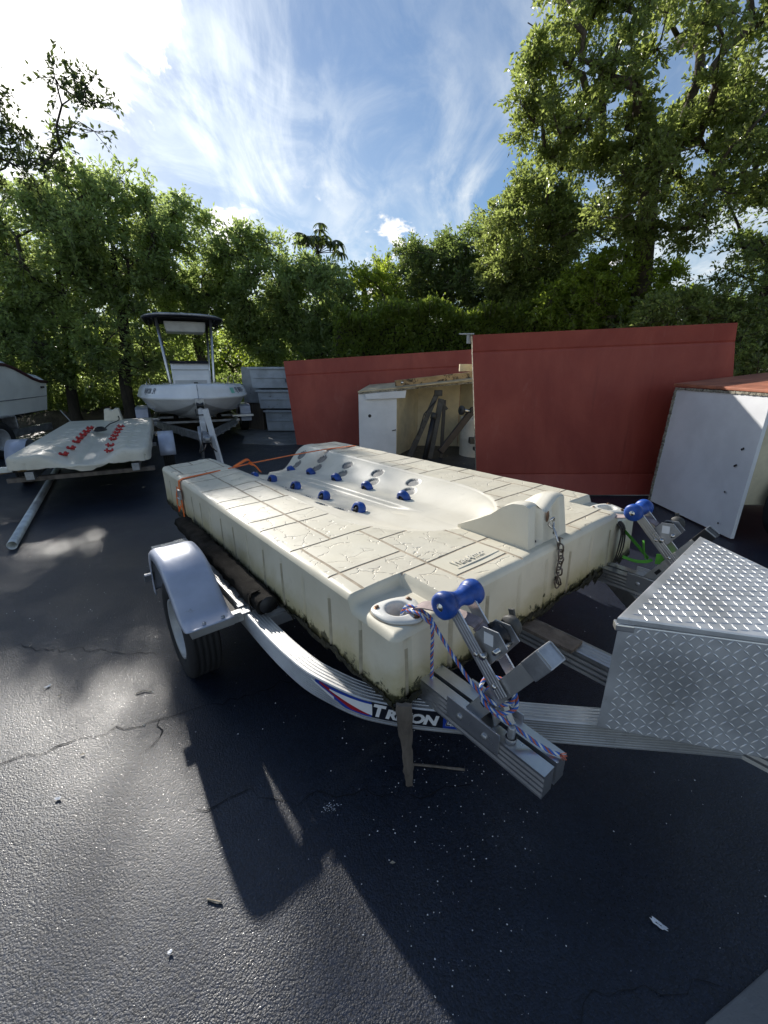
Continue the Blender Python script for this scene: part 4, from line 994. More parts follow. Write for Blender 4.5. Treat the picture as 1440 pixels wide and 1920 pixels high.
# ------------------------------------------------------------------ tread plate box on the tongue
def tool_box():
    root = thing('tool_box', 'big diamond tread plate aluminium box mounted on the trailer tongue', 'tool box', matrix=TM)
    A_ = (0.452, -0.462); B_ = (0.735, -0.845); Cc = (1.05, -0.845); D_ = (1.345, -0.415)
    z0, z1 = 0.478, 0.858
    poly = [A_, B_, Cc, D_]
    MB().prism(poly, z0, z1).build('body', MAT['tread'], root, 0.004)
    cx = sum(p[0] for p in poly) / 4; cy = sum(p[1] for p in poly) / 4
    lid = [(cx + (x - cx) * 1.022, cy + (y - cy) * 1.03) for x, y in poly]
    lid[0] = (lid[0][0] + 0.006, lid[0][1])
    lid_o = MB().prism(lid, z1 + 0.002, z1 + 0.022).build('lid', MAT['tread'], root, 0.004)
    mb = MB(); mb.box((A_[0] + 0.020, A_[1] - 0.008, z1 - 0.010), (0.05, 0.03, 0.022), Matrix.Rotation(-0.93, 3, 'Z')); mb.build('corner_tab', MAT['alu_bright'], root, 0.004)
    def lozenges(name, o, ex, ey, nrm, w, h, inside, par):
        """raised tread pattern on the plane o + ex*a + ey*b"""
        mb = MB(); p = 0.0222; ln, wd, ht = 0.0130, 0.0031, 0.0017
        for i in range(int(w / p) + 1):
            for j in range(int(h / p) + 1):
                a, b = (i + 0.5) * p, (j + 0.5) * p
                if not inside(a, b): continue
                th = PI / 4 * (1 if (i + j) % 2 == 0 else -1) + 0.12
                dx = ex * math.cos(th) + ey * math.sin(th); dy = nrm.cross(dx); c = o + ex * a + ey * b
                mb.add([c - dx * ln, c + dy * wd, c + dx * ln, c - dy * wd, c - dx * ln * 0.45 + nrm * ht, c + dx * ln * 0.45 + nrm * ht],
                       [(0, 4, 1), (4, 5, 1), (5, 2, 1), (2, 5, 3), (5, 4, 3), (4, 0, 3)])
        return mb.build(name, MAT['tread'], par, recalc=False, kind='stuff')
    bodyo = root.children[0]
    for P, Q in ((A_, B_), (D_, A_), (B_, Cc), (Cc, D_)):
        a = Vector((*P, z0)); b = Vector((*Q, z0)); ex = (b - a).normalized(); ey = Vector((0, 0, 1)); n = ex.cross(ey); n = n if (a + n - Vector((cx, cy, z0))).length > (a - n - Vector((cx, cy, z0))).length else -n
        w = (b - a).length; h = z1 - z0
        lozenges('tread_pattern', a + n * 0.0004, ex, ey, n, w, h, lambda s, t, w=w, h=h: 0.012 < s < w - 0.012 and 0.01 < t < h - 0.012, bodyo)
    # lid pattern, clipped to its outline
    def inpoly(x, y):
        r = False
        for (x1, y1), (x2, y2) in zip(lid, lid[1:] + lid[:1]):
            d = ((x2 - x1) * (y - y1) - (y2 - y1) * (x - x1)) / math.hypot(x2 - x1, y2 - y1)
            if d < 0.012: return False
        return True
    o = Vector((lid[0][0], lid[0][1], z1 + 0.0222)); ex = Vector((lid[3][0] - lid[0][0], lid[3][1] - lid[0][1], 0)).normalized(); ey = Vector((ex.y, -ex.x, 0))
    lozenges('tread_pattern', o - ex * 0.2, ex, ey, Vector((0, 0, 1)), 1.5, 0.6, lambda a, b: inpoly(*((o - ex * 0.2) + ex * a + ey * b).xy), lid_o)
tool_box()

# ------------------------------------------------------------------ stake under the near corner
def stake():
    mb = MB(); rr = np.random.RandomState(5); rows = []
    base = Vector((0.100, 1.195, 0)); top = Vector((0.064, 1.080, 0.512))
    for k in range(16):
        f = k / 15; c = base.lerp(top, f); w = 0.009 + 0.009 * min(1, f * 1.5) + 0.002 * math.sin(9 * f); ring = []
        for q in range(10):
            a = 2 * PI * q / 10; ring.append((c.x + w * math.cos(a) * 1.35 + 0.002 * rr.randn(), c.y + w * 0.5 * math.sin(a) + 0.002 * rr.randn(), c.z))
        ring.append(ring[0]); rows.append(ring)
    mb.smooth = True; mb.grid(rows); mb.smooth = False; mb.add(rows[-1][:-1], [tuple(range(10))])
    o = mb.build('wooden_stake', MAT['oldwood']); tag(o, 'weathered grey wooden stake standing under the near corner of the dock', 'stake')
stake()
# ------------------------------------------------------------------ ground
def ground():
    # asphalt yard as one sheet, finely waved near the camera by its material
    mb = MB(); mb.add([(-40, -14, 0), (40, -14, 0), (40, 13.6, 0), (-40, 13.6, 0)], [(0, 1, 2, 3)])
    a = mb.build('asphalt', MAT['asphalt']); tag(a, kind='structure')
    rr = random.Random(11)
    def crack(pts, w):
        P = [Vector((x, y, 0.003)) for x, y in pts]; Q = []
        for p, q in zip(P, P[1:]):
            n = max(2, int((q - p).length / 0.035)); d = (q - p).normalized(); s = Vector((-d.y, d.x, 0))
            for k in range(n): Q.append(p.lerp(q, k / n) + s * rr.gauss(0, 0.011))
        Q.append(P[-1]); mb = MB(); rows = []
        for i, p in enumerate(Q):
            d = (Q[min(i + 1, len(Q) - 1)] - Q[max(i - 1, 0)]).normalized(); s = Vector((-d.y, d.x, 0)) * w * rr.uniform(0.35, 1.2) * (0.4 if i in (0, len(Q) - 1) else 1)
            rows.append([p - s, p + s])
        mb.grid(rows); return mb.build('crack', MAT['crack'], a, recalc=False)
    crack([(-1.75, 1.22), (-1.35, 1.40), (-1.05, 1.52), (-0.86, 1.60), (-0.5, 1.76), (0.0, 1.9)], 0.0028)
    crack([(-0.70, 1.10), (-0.52, 1.17), (-0.40, 1.13), (-0.15, 1.16), (0.1, 1.14), (0.35, 1.2)], 0.0022)
    crack([(-2.2, 2.05), (-1.7, 2.03), (-1.3, 1.98)], 0.0022)
    crack([(-1.05, 1.52), (-1.0, 1.42), (-1.04, 1.33)], 0.002)
    crack([(0.3, 0.5), (0.55, 0.62), (0.9, 0.63)], 0.0014)
    # soil strip beyond the yard, and a low bank of soil under the trees
    n, m = 90, 26; xs = np.linspace(-40, 40, n); ys = np.linspace(13.2, 45, m)
    P = [[(x, y, 0.012 + (0.22 * min(1, (y - 13.2) / 2.0) + 0.16 * mnoise.noise(Vector((x * .5, y * .5, 0))) + 0.10 * mnoise.noise(Vector((x * 1.7, y * 1.7, 3)))) * min(1, (y - 13.2) / 1.5)) for y in ys] for x in xs]
    mb = MB(); mb.smooth = True; mb.grid(P); tag(mb.build('soil', MAT['soil']), kind='structure')
    mb = MB(); mb.smooth = True
    xs = np.linspace(-14.5, -3.6, 60); ys = np.linspace(10.4, 13.9, 18)
    def bank(x, y):
        f = sstep(np.array(y), 10.6, 12.6) * (1 - sstep(np.array(x), -5.0, -3.8))
        return float(f) * (0.42 + 0.22 * mnoise.noise(Vector((x * .8, y * .8, 1))) + 0.12 * mnoise.noise(Vector((x * 2.3, y * 2.3, 5)))) - 0.03
    mb.grid([[(x, y, bank(x, y)) for y in ys] for x in xs]); tag(mb.build('earth_bank', MAT['soil']), kind='structure')
    # paler concrete pad by the red panels
    mb = MB(); pts = [(-3.1, 9.1), (-2.2, 8.9), (-1.0, 9.4), (0.5, 9.8), (1.5, 13.4), (-4.2, 13.4), (-3.9, 10.9), (-3.4, 10.2)]
    mb.prism(pts, -0.02, 0.006); tag(mb.build('concrete_pad', MAT['concrete']), kind='structure')
    # lighter paving at the very corner on the right
    mb = MB(); pts = [(0.80, 0.565), (0.93, 0.617), (1.07, 0.675), (1.6, 0.90), (1.9, 0.2), (0.95, 0.1)]
    mb.prism(pts, -0.02, 0.012); pv = mb.build('paving', MAT['concrete'], bevel=0.004); tag(pv, kind='structure')
    # bits of paper, chips and twigs
    def flake(name, label, cat, x, y, L, W, rot, mat, seed, z=0.004, hole=False, bend=0.004):
        r2 = random.Random(seed); n = 18; top = []
        for k in range(n):
            t = 2 * PI * k / n; r = 1 + r2.uniform(-0.22, 0.22); top.append((L / 2 * r * math.cos(t), W / 2 * r * math.sin(t)))
        c, s = math.cos(rot), math.sin(rot)
        zz = lambda u, v: z + bend * (u / L * 2) ** 2 + 0.0006
        P = [(x + u * c - v * s, y + u * s + v * c, zz(u, v)) for u, v in top]
        mb = MB()
        if hole:
            H = [(x + (u * .42) * c - (v * .22 + .1 * W * math.sin(k)) * s, y + (u * .42) * s + (v * .22) * c, zz(u * .4, v)) for k, (u, v) in enumerate(top)]
            mb.add(P + H, [(k, (k + 1) % n, n + (k + 1) % n, n + k) for k in range(n)])
        else: mb.add(P, [tuple(range(n))])
        o = mb.build(name, mat, recalc=False); sol = o.modifiers.new('thickness', 'SOLIDIFY'); sol.thickness = 0.0012; sol.offset = 1
        tag(o, label, cat)
    flake('paper_scrap', 'torn white scrap with a dark slit lying alone in the dark shade, bottom right', 'scrap', 0.808, 0.762, 0.044, 0.017, -0.75, MAT['paper'], 1, hole=True)
    flake('paper_scrap', 'crumpled white scrap on the asphalt just in front of the trailer tyre', 'scrap', -1.015, 1.84, 0.062, 0.022, 0.35, MAT['paper'], 2, hole=False, bend=0.012)
    flake('paint_chip', 'pale paint chip on sunlit asphalt near the bottom left', 'chip', -0.60, 0.70, 0.013, 0.010, 0.6, MAT['paper'], 3)
    flake('paint_chip', 'small white chip on the far left asphalt below the crack', 'chip', -1.24, 1.14, 0.022, 0.014, 0.4, MAT['paper'], 4)
    flake('paint_chip', 'white chip at the left edge above the long crack', 'chip', -1.73, 1.73, 0.028, 0.012, 0.9, MAT['paper'], 5)
    mb = MB(); r3 = random.Random(3)
    for k in range(46):
        x, y, s_ = -0.20 + r3.gauss(0, 0.016), 1.105 + r3.gauss(0, 0.011), r3.uniform(0.0008, 0.0024)
        mb.add([(x + s_ * r3.uniform(.6, 1.4) * math.cos(t), y + s_ * r3.uniform(.6, 1.4) * math.sin(t), 0.0042) for t in (0, 1.3, 2.6, 3.9, 5.1)], [(0, 1, 2, 3, 4)])
    tag(mb.build('white_specks', MAT['paper'], recalc=False), kind='stuff')
    def stick(label, pts, r, seed, mat='twig'):
        mb = MB(); mb.tube(smooth_path(pts, 3), r, 6); tag(mb.build('twig', MAT[mat]), label, 'twig')
    stick('short pale twig on the sunlit asphalt, bottom centre', [(-0.545, 0.823, 0.004), (-0.52, 0.818, 0.005), (-0.498, 0.815, 0.004)], 0.0028, 1)
    stick('thin brown stick lying by the foot of the wooden stake', [(0.10, 1.285, 0.006), (0.20, 1.275, 0.007), (0.33, 1.26, 0.005)], 0.0055, 2, 'oldwood')
    stick('curled dry twig on the left asphalt above the crack', [(-1.25, 1.68, 0.004), (-1.22, 1.70, 0.006), (-1.18, 1.695, 0.004)], 0.0025, 3)
    # specks too small to tell apart
    mb = MB(); r2 = random.Random(9)
    for k in range(620):
        x, y = r2.uniform(-2.6, 1.8), r2.uniform(0.35, 3.2)
        if k % 3 == 0: x = r2.gauss(0.25, 0.16); y = r2.uniform(0.5, 1.5)
        s = r2.choice([0.0011, 0.0013, 0.0018, 0.0026]) * (0.7 + y * 0.35); a = r2.uniform(0, 6)
        mb.add([(x + s * math.cos(a + t) * r2.uniform(.6, 1.3), y + s * math.sin(a + t) * r2.uniform(.6, 1.3), 0.0035) for t in (0, 1.6, 3.1, 4.7)] + [(x, y, 0.006)], [(0, 1, 4), (1, 2, 4), (2, 3, 4), (3, 0, 4)])
    tag(mb.build('debris', MAT['paper'], recalc=False), kind='stuff')
    mb = MB()
    for k in range(240):                                             # fallen leaves towards the trees
        x, y = r2.uniform(-9, 2), r2.uniform(5, 13); s = r2.uniform(0.02, 0.05)
        if k % 8 == 0: x, y, s = r2.uniform(-3.2, 1.6), r2.uniform(0.6, 4.5), r2.uniform(0.006, 0.014); a = r2.uniform(0, 6)
        mb.add([(x + s * math.cos(a), y + s * math.sin(a), 0.004 + 0.1 * s), (x + s * .5 * math.cos(a + 1.6), y + s * .5 * math.sin(a + 1.6), 0.004 + 0.3 * s), (x - s * math.cos(a), y - s * math.sin(a), 0.004 + 0.1 * s), (x + s * .5 * math.cos(a - 1.6), y + s * .5 * math.sin(a - 1.6), 0.004 + 0.2 * s)], [(0, 1, 2, 3)])
    tag(mb.build('fallen_leaves', MAT['twig'], recalc=False), kind='stuff')
ground()

# ------------------------------------------------------------------ second dock and pipe, left
def small_dock():
    rng = np.random.RandomState(8)
    W, L, T = 1.42, 3.9, 0.15
    root = thing('white_dock', 'smaller white floating dock with two rows of red rollers, parked left behind the cream one', 'dock', (-4.20, 4.50, 0.62), math.radians(27))
    fil = [0.003, 0.010, 0.022, 0.038, 0.06]
    us = axis_lines(W, fil + [W - f for f in fil], lambda x: 0.014); vs = axis_lines(L, fil + [L - f for f in fil], lambda x: 0.02)
    U, V = np.meshgrid(us, vs, indexing='ij'); uc = 0.74
    hw = np.interp(V, [0, 0.5, 1.2, 2.6, 3.0, 3.3], [0.44, 0.40, 0.34, 0.30, 0.2, 0.02])
    t = np.minimum(np.abs(U - uc) / hw, 3)
    Z = -np.interp(V, [0, 0.6, 1.5, 3.3], [0.125, 0.095, 0.07, 0.02]) * (1 - sstep(t, 0.25, 1.0)) - 0.03 * (1 - sstep(np.abs(U - uc), 0.05, 0.12)) * (V < 3.0) * (1 - sstep(V, 2.4, 3.0))
    Z += 0.016 * np.exp(-((t - 0.98) / 0.22) ** 2) * (1 - sstep(V, 1.2, 2.4))
    rol = [(uc + s * (0.22 + 0.02 * (vv < 0.6)), vv, s) for vv in (0.30, 0.68, 1.12, 1.42, 1.75, 2.1, 2.5) for s in (-1, 1)]
    for a, b, s in rol:
        for q in (1, 2): 
            Z -= 0.022 * (1 - sstep(np.hypot((U - a - s * 0.13 * q) / 0.05, (V - b) / 0.055), 0.85, 1.1))
    dd = np.minimum(U, W - U); R = 0.05
    fil_ = lambda d, R: -R * (1 - np.sqrt(np.clip(1 - np.clip((R - d) / R, 0, 1) ** 2, 0, 1)))
    Z += fil_(dd, 0.05) + fil_(L - V, 0.05) + fil_(V, 0.06)
    U2, V2 = round_corners(U, V, W, L, 0.13, 0.06); P = np.stack([U2, V2, Z], -1); n1, n2 = U.shape; idx = np.arange(n1 * n2).reshape(n1, n2)
    F = np.stack([idx[:-1, :-1], idx[1:, :-1], idx[1:, 1:], idx[:-1, 1:]], -1).reshape(-1, 4)
    SV, SF, *_ = skirt(P, T, 0.4, rng, wob=0.004)
    np_obj('hull', np.concatenate([P.reshape(-1, 3), SV]), np.concatenate([F, SF + n1 * n2]), [MAT['basin']], root, True)
    zat = lambda a, b: float(Z[np.abs(us - a).argmin(), np.abs(vs - b).argmin()])
    proto = None
    for a, b, s in rol:
        if proto is None:
            mb = MB()
            for x in (-0.035, 0.035): mb.lathe([(0.0, -0.014), (0.034, -0.014), (0.040, 0), (0.034, 0.014), (0, 0.014)], 14, axisM((x, 0, 0), (1, 0, 0)))
            mb.tube([(-0.075, 0, 0), (0.075, 0, 0)], 0.013, 8); mb.box((0, 0.025, -0.01), (0.03, 0.05, 0.03))
            o = proto = mb.build('roller', MAT['red_roller'], root)
            o.scale = (0.8,) * 3
        else: o = proto.copy(); C.objects.link(o)
        o.location = (a, b, zat(a, b) + 0.022); o.rotation_euler = (0, 0.15 * s, 0.15 * s)
    # bow stop at the far end
    mb = MB(); mb.prism([(-0.15, 0), (0.15, 0), (0.115, 0.22), (0.05, 0.225), (0.02, 0.195), (-0.02, 0.195), (-0.05, 0.225), (-0.115, 0.22)], -0.12, 0.12, Matrix.Translation((uc + 0.02, 3.72, -0.005)) @ Matrix.Rotation(PI / 2, 4, 'X'))
    mb.build('bow_stop', MAT['basin'], root, 0.012)
    mb = MB(); mb.tube(smooth_path([(uc + 0.1, 3.66, 0.10), (uc + 0.13, 3.4, 0.03), (uc + 0.02, 2.9, 0.01), (uc - 0.02, 2.45, -0.02)], 6), 0.009, 6)
    for k in range(4): mb.tube([(uc - 0.02 + (0.09 - 0.012 * k) * math.cos(a) - 0.03, 2.2 + (0.17 - 0.02 * k) * math.sin(a), 0.0 + 0.012 * k) for a in np.linspace(0, 6.28, 18)[:-1]], 0.008, 5, close=True)
    o = mb.build('coiled_cable', MAT['black']); o.matrix_world = Matrix.Translation((-4.20, 4.50, 0.62)) @ Matrix.Rotation(math.radians(27), 4, 'Z')
    tag(o, 'black cable coiled between the red rollers of the white dock', 'cable')
    # the trailer it stands on
    tr = thing('dock_trailer', 'old trailer under the white dock with rusty planks and a pale blue fender', 'trailer', (-4.20, 4.50, 0), math.radians(27))
    for x in (0.2, 1.25):
        MB().box((x, 2.0, 0.40), (0.08, 4.0, 0.09)).build('rail', MAT['steel'], tr, 0.004)
    for y in (0.18, 2.2, 3.7): MB().box((0.70, y, 0.335), (1.5, 0.09, 0.05)).build('cross_member', MAT['oldwood' if y < 1 else 'steel'], tr, 0.003)
    MB().box((-0.20, 0.22, 0.455), (0.42, 0.06, 0.06)).build('side_bar', MAT['galv_pipe'], tr, 0.004)
    MB().lathe([(0, 0.02), (0.03, 0.02), (0.035, 0)], 12, axisM((-0.40, 0.18, 0.455), (0, -1, 0))).build('tail_lamp', MAT['lens_red'], tr)
    mb = MB(); mb.box((-0.02, 0.30, 0.42), (0.36, 0.10, 0.03), Matrix.Rotation(0.2, 3, 'Z')); mb.build('plank', MAT['plank'], tr, 0.003)
    for s in (-1, 1):
        cx = 0.70 + s * 0.92
        wheel(tr, (cx, 1.6, 0.27), (s, 0, 0), 0.27, 0.15)
        mb = MB(); rows = []
        for a in np.linspace(0.05, PI - 0.05, 14): rows.append([(cx - 0.11, 1.6 + 0.36 * math.cos(a), 0.28 + 0.34 * math.sin(a)), (cx + 0.11, 1.6 + 0.36 * math.cos(a), 0.28 + 0.34 * math.sin(a))])
        mb.smooth = True; mb.grid(rows); f = mb.build('fender', MAT['fender'], tr); f.modifiers.new('thickness', 'SOLIDIFY').thickness = 0.006
small_dock()

mb = MB()
p0, p1 = Vector((-3.365, 3.455, 0.041)), Vector((-5.3, 6.62, 0.041)); ax = (p1 - p0); Lp = ax.length; Mp = axisM(p0, ax)
mb.lathe([(0.036, Lp), (0.040, Lp), (0.040, 0.0), (0.036, 0.0), (0.036, Lp)], 28, Mp)
tag(mb.build('pipe', MAT['galv_pipe'], recalc=False), 'long bare aluminium pipe lying on the asphalt, its open end towards the viewer', 'pipe')

# ------------------------------------------------------------------ centre console boat
def console_boat():
    BM = Matrix.Translation((-5.62, 12.55, 0)) @ Matrix.Rotation(math.radians(180 + 25.5), 4, 'Z')     # +y runs to the bow, towards the viewer
    root = thing('motor_boat', 'white centre console motor boat with a navy T-top, bow towards the viewer on a trailer', 'boat', matrix=BM)
    ys = [0, 1.2, 2.4, 3.3, 3.9, 4.3, 4.6, 4.82, 4.95, 5.0]
    hb = [1.10, 1.13, 1.13, 1.08, 0.98, 0.84, 0.64, 0.40, 0.16, 0.01]
    ch = [0.92, 0.93, 0.92, 0.84, 0.68, 0.52, 0.34, 0.18, 0.07, 0.005]
    ck = [0.30, 0.30, 0.30, 0.33, 0.40, 0.48, 0.60, 0.74, 0.86, 0.93]
    kz = [0.46 + x for x in (0, 0, 0, 0.01, 0.05, 0.11, 0.21, 0.34, 0.46, 0.55)]
    rub = [1.03, 1.02, 1.015, 1.01, 1.01, 1.01, 1.015, 1.02, 1.02, 1.02]
    top = [1.18, 1.19, 1.21, 1.23, 1.25, 1.26, 1.27, 1.275, 1.28, 1.28]
    chz = [0.66, 0.66, 0.66, 0.68, 0.72, 0.76, 0.82, 0.89, 0.95, 1.0]
    yy = np.linspace(0, 5.0, 44); I = lambda a: np.interp(yy, ys, a)
    hbI, chI, kzI, rubI, topI, chzI = I(hb), I(ch), I(kz), I(rub), I(top), I(chz)
    low = MB(); low.smooth = True; mid = MB(); mid.smooth = True; band = MB(); band.smooth = True
    for s in (-1, 1):
        low.grid([[(s * chI[i] * f, yy[i], kzI[i] + (chzI[i] - kzI[i]) * f + (0.018 if abs(f - 0.55) < 0.06 else 0)) for f in (0, .25, .49, .55, .56, .8, 1)] for i in range(44)])
        mid.grid([[(s * (chI[i] + (hbI[i] - chI[i]) * f ** 0.8), yy[i], chzI[i] + (rubI[i] - chzI[i]) * f) for f in (0, .2, .4, .6, .8, 1)] for i in range(44)])
        band.grid([[(s * (hbI[i] + dx * min(1, hbI[i] * 4)), yy[i] + dy, rubI[i] + (topI[i] - rubI[i]) * f) for f, dx, dy in ((-0.10, 0.012, 0.012), (0.0, 0.035, 0.03), (0.10, 0.034, 0.03), (0.16, 0.018, 0.015), (0.5, 0.004, 0.004), (0.85, -0.035, -0.03), (1.0, -0.075, -0.06), (1.0, -0.16, -0.12))] for i in range(44)])
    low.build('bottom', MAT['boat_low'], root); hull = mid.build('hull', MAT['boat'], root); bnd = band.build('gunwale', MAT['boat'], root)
    mb = MB(); tr_ = [(0, kzI[0]), (chI[0], chzI[0]), (hbI[0], rubI[0]), (hbI[0] - .07, topI[0]), (-hbI[0] + .07, topI[0]), (-hbI[0], rubI[0]), (-chI[0], chzI[0])]
    mb.add([(x, 0, z) for x, z in tr_], [tuple(range(7))]); mb.build('transom', MAT['boat'], root)
    # foredeck and cockpit floor
    fi = [i for i in range(44) if yy[i] >= 3.7]
    mb = MB(); mb.smooth = True; mb.grid([[(s * max(0, hbI[i] - 0.13), yy[i] - 0.05, topI[i] + 0.02 * (1 - s * s) - 0.004) for s in np.linspace(-1, 1, 9)] for i in fi]); mb.build('foredeck', MAT['boat'], root)
    mb = MB(); mb.grid([[(s * (hbI[i] - 0.12), yy[i], 0.78) for s in (-1, 1)] for i in range(0, 34)]); mb.build('cockpit_floor', MAT['boat_low'], root)
    # registration on both bows
    def reg(txt, side):
        tv, tf, tw, th = text_verts(txt, 0.0, 1.0, 0.02); P = []
        for x, y, z in tv:
            f = x / tw; s = f if side > 0 else 1 - f
            yv = 4.08 + 0.40 * (1 - f if side > 0 else f)
            h = np.interp(yv, ys, hb); z0 = np.interp(yv, ys, rub); z1 = np.interp(yv, ys, top); q = 0.26 + 0.5 * y / th
            dx = np.interp(q, [0.16, 0.5, 0.85], [0.018, 0.004, -0.035])
            P.append((side * (h + dx + 0.006), yv + 0.006, z0 + (z1 - z0) * q))
        MB().add(P, tf).build('registration', MAT['print'], bnd, recalc=False)
    reg('FL 8298 JR', -1); reg('FL 8298 JR', 1)
    P = []
    for a, b in ((0, 0), (1, 0), (1, 1), (0, 1)):
        yv = 4.62 - 0.10 * a; h = np.interp(yv, ys, hb); z0 = np.interp(yv, ys, rub); z1 = np.interp(yv, ys, top); q = 0.3 + 0.42 * b; dx = np.interp(q, [0.16, 0.5, 0.85], [0.018, 0.004, -0.035])
        P.append((-(h + dx + 0.008), yv + 0.008, z0 + (z1 - z0) * q))
    MB().add(P, [(0, 1, 2, 3)]).build('sticker', MAT['gun_teal'], bnd, recalc=False)
    mb = MB(); mb.box((0, 4.80, 1.30), (0.07, 0.06, 0.03)); mb.build('bow_light', MAT['black'], root, 0.008)
    # console
    mb = MB(); pr = [(2.15, 0.78), (2.95, 0.78), (2.80, 1.42), (2.62, 1.68), (2.30, 1.70), (2.15, 1.40)]
    mb.add([(-0.40, y, z) for y, z in pr] + [(0.40, y, z) for y, z in pr], [tuple(range(6)), tuple(reversed(range(6, 12)))] + [(k, (k + 1) % 6, 6 + (k + 1) % 6, 6 + k) for k in range(6)])
    con = mb.build('console', MAT['boat'], root, 0.03)
    mb = MB(); mb.box((0, 2.75, 1.535), (0.78, 0.012, 0.012), Matrix.Rotation(0.6, 3, 'X')); mb.build('console_seam', MAT['clearcover'], con)
    mb = MB(); mb.bar((0.02, 2.895, 1.08), (0.02, 2.842, 1.31), 0.66, 0.012, (0, 1, 0.2)); mb.build('console_hatch', MAT['boat_low'], con, 0.003)
    mb = MB(); mb.bar((0, 2.70, 1.68), (0, 2.40, 1.725), 0.82, 0.02, (0, 0, 1)); mb.build('windscreen_rim', MAT['navy'], con, 0.004)
    mb = MB(); mb.box((0, 1.5, 1.0), (0.8, 0.45, 0.45)); mb.build('seat', MAT['boat'], root, 0.04)
    for s in (-1, 1):
        mb = MB(); mb.tube(smooth_path([(s * 0.95, 1.0, 1.18), (s * 0.97, 1.1, 1.36), (s * 0.97, 2.0, 1.38), (s * 0.95, 2.3, 1.30), (s * 0.95, 2.4, 1.2)], 5), 0.014, 6); mb.build('grab_rail', MAT['chrome'], root)
    # T-top
    tt = root; zt = 2.58
    mb = MB(); rows = []
    for i in range(13):
        f = -1 + 2 * i / 12; rows.append([(f * 0.80 * math.cos(0.5 * g) ** 0.3, 2.15 + g * 1.0 - 0.10 * f * f * (1 if g > 0 else -1), zt + 0.10 * (1 - f * f) * (1 - 0.4 * g * g) + 0.02) for g in np.linspace(-1, 1, 9)])
    mb.smooth = True; mb.grid(rows); cv = mb.build('canvas_top', MAT['navy'], tt); cv.modifiers.new('thickness', 'SOLIDIFY').thickness = 0.035
    rim = []
    for k in range(40):
        a = 2 * PI * k / 40; cx, sy = math.cos(a), math.sin(a)
        rim.append((0.83 * abs(cx) ** 0.55 * (1 if cx > 0 else -1), 2.15 + 1.03 * abs(sy) ** 0.55 * (1 if sy > 0 else -1), zt + 0.02 + 0.05 * (1 - cx * cx)))
    MB().tube(rim, 0.024, 8, close=True).build('top_frame', MAT['steel'], tt)
    mb = MB()
    for y in np.linspace(1.35, 2.95, 6): mb.tube([(-0.80, y, zt - 0.01), (-0.4, y, zt + 0.03), (0.4, y, zt + 0.03), (0.80, y, zt - 0.01)], 0.017, 6)
    for x in (-0.62, 0.62): mb.tube([(x, 1.2, zt - 0.02), (x, 3.05, zt - 0.02)], 0.02, 6)
    for x in (-0.74, 0.74):
        for z in (0.06, 0.12): mb.tube([(x, 1.4, zt - z), (x * .93, 2.9, zt - z)], 0.016, 6)
    mb.build('roof_bars', MAT['black'], tt)
    for s in (-1, 1):
        for y0, y1 in ((2.98, 2.92), (1.75, 1.6)):
            MB().tube([(s * 0.43, y0, 0.80), (s * 0.46, y0 - 0.01, 1.3), (s * 0.545, y1, zt)], 0.030, 10).build('post', MAT['alu_bright'], tt)
    mb = MB(); mb.box((-0.02, 2.30, zt - 0.135), (0.80, 0.75, 0.22), None, (1.08, 1.05)); mb.build('electronics_box', MAT['clearcover'], tt, 0.03)
    mb = MB(); mb.tube([(0.0, 2.2, zt + 0.12), (0.0, 2.2, zt + 0.20)], 0.05, 10); mb.build('masthead_light', MAT['decal_white'], tt, 0.01)
    # outboard
    mb = MB(); mb.box((0, -0.30, 1.30), (0.42, 0.55, 0.55), None, (0.8, 0.8)); mb.box((0, -0.26, 0.78), (0.16, 0.3, 0.7)); mb.build('outboard', MAT['boat_low'], root, 0.06)
    # trailer
    tr = thing('boat_trailer', 'grey galvanised trailer with square silver fenders under the console boat', 'trailer', matrix=BM)
    for s in (-1, 1):
        mb = MB(); sweep(mb, [(-0.035, 0.33), (0.035, 0.33), (0.035, 0.345), (0.012, 0.35), (0.012, 0.44), (0.035, 0.445), (0.035, 0.46), (-0.035, 0.46)], [(s * 0.92, -0.2, 0), (s * 0.92, 2.6, 0), (s * 0.80, 3.3, 0), (s * 0.06, 5.55, 0)]); mb.build('rail', MAT['steel'], tr)
        wheel(tr, (s * 1.16, 1.9, 0.31), (s, 0, 0), 0.31, 0.18)
        mb = MB(); mb.prism([(1.42, 0.30), (1.46, 0.66), (1.58, 0.70), (2.24, 0.70), (2.36, 0.66), (2.44, 0.30), (2.38, 0.30), (2.31, 0.62), (1.52, 0.62), (1.48, 0.30)], -0.13, 0.13, Matrix.Translation((s * 1.16, 0, 0)) @ Matrix(((0, 0, 1, 0), (1, 0, 0, 0), (0, 1, 0, 0), (0, 0, 0, 1)))); mb.build('fender', MAT['fender'], tr, 0.006)
        MB().box((s * 1.05, 2.62, 0.46), (0.50, 0.22, 0.05)).build('step_plate', MAT['alu_bright'], tr, 0.004)
        for k in range(3): MB().box((s * (0.72 - 0.18 * k), 3.55 + 0.52 * k, 0.325), (0.07, 0.06, 0.05)).build('light_bracket', MAT['rim'], tr, 0.004)
        MB().bar((s * 0.45, 0.2, 0.52), (s * 0.45, 3.3, 0.52), 0.10, 0.06).build('bunk', MAT['carpet'], tr, 0.01)
    for y in (0.6, 2.0, 3.2): MB().box((0, y, 0.42), (1.8, 0.09, 0.05)).build('cross_member', MAT['steel'], tr, 0.004)
    MB().bar((0, 4.4, 0.42), (0, 6.05, 0.42), 0.08, 0.09).build('tongue', MAT['steel'], tr, 0.005)
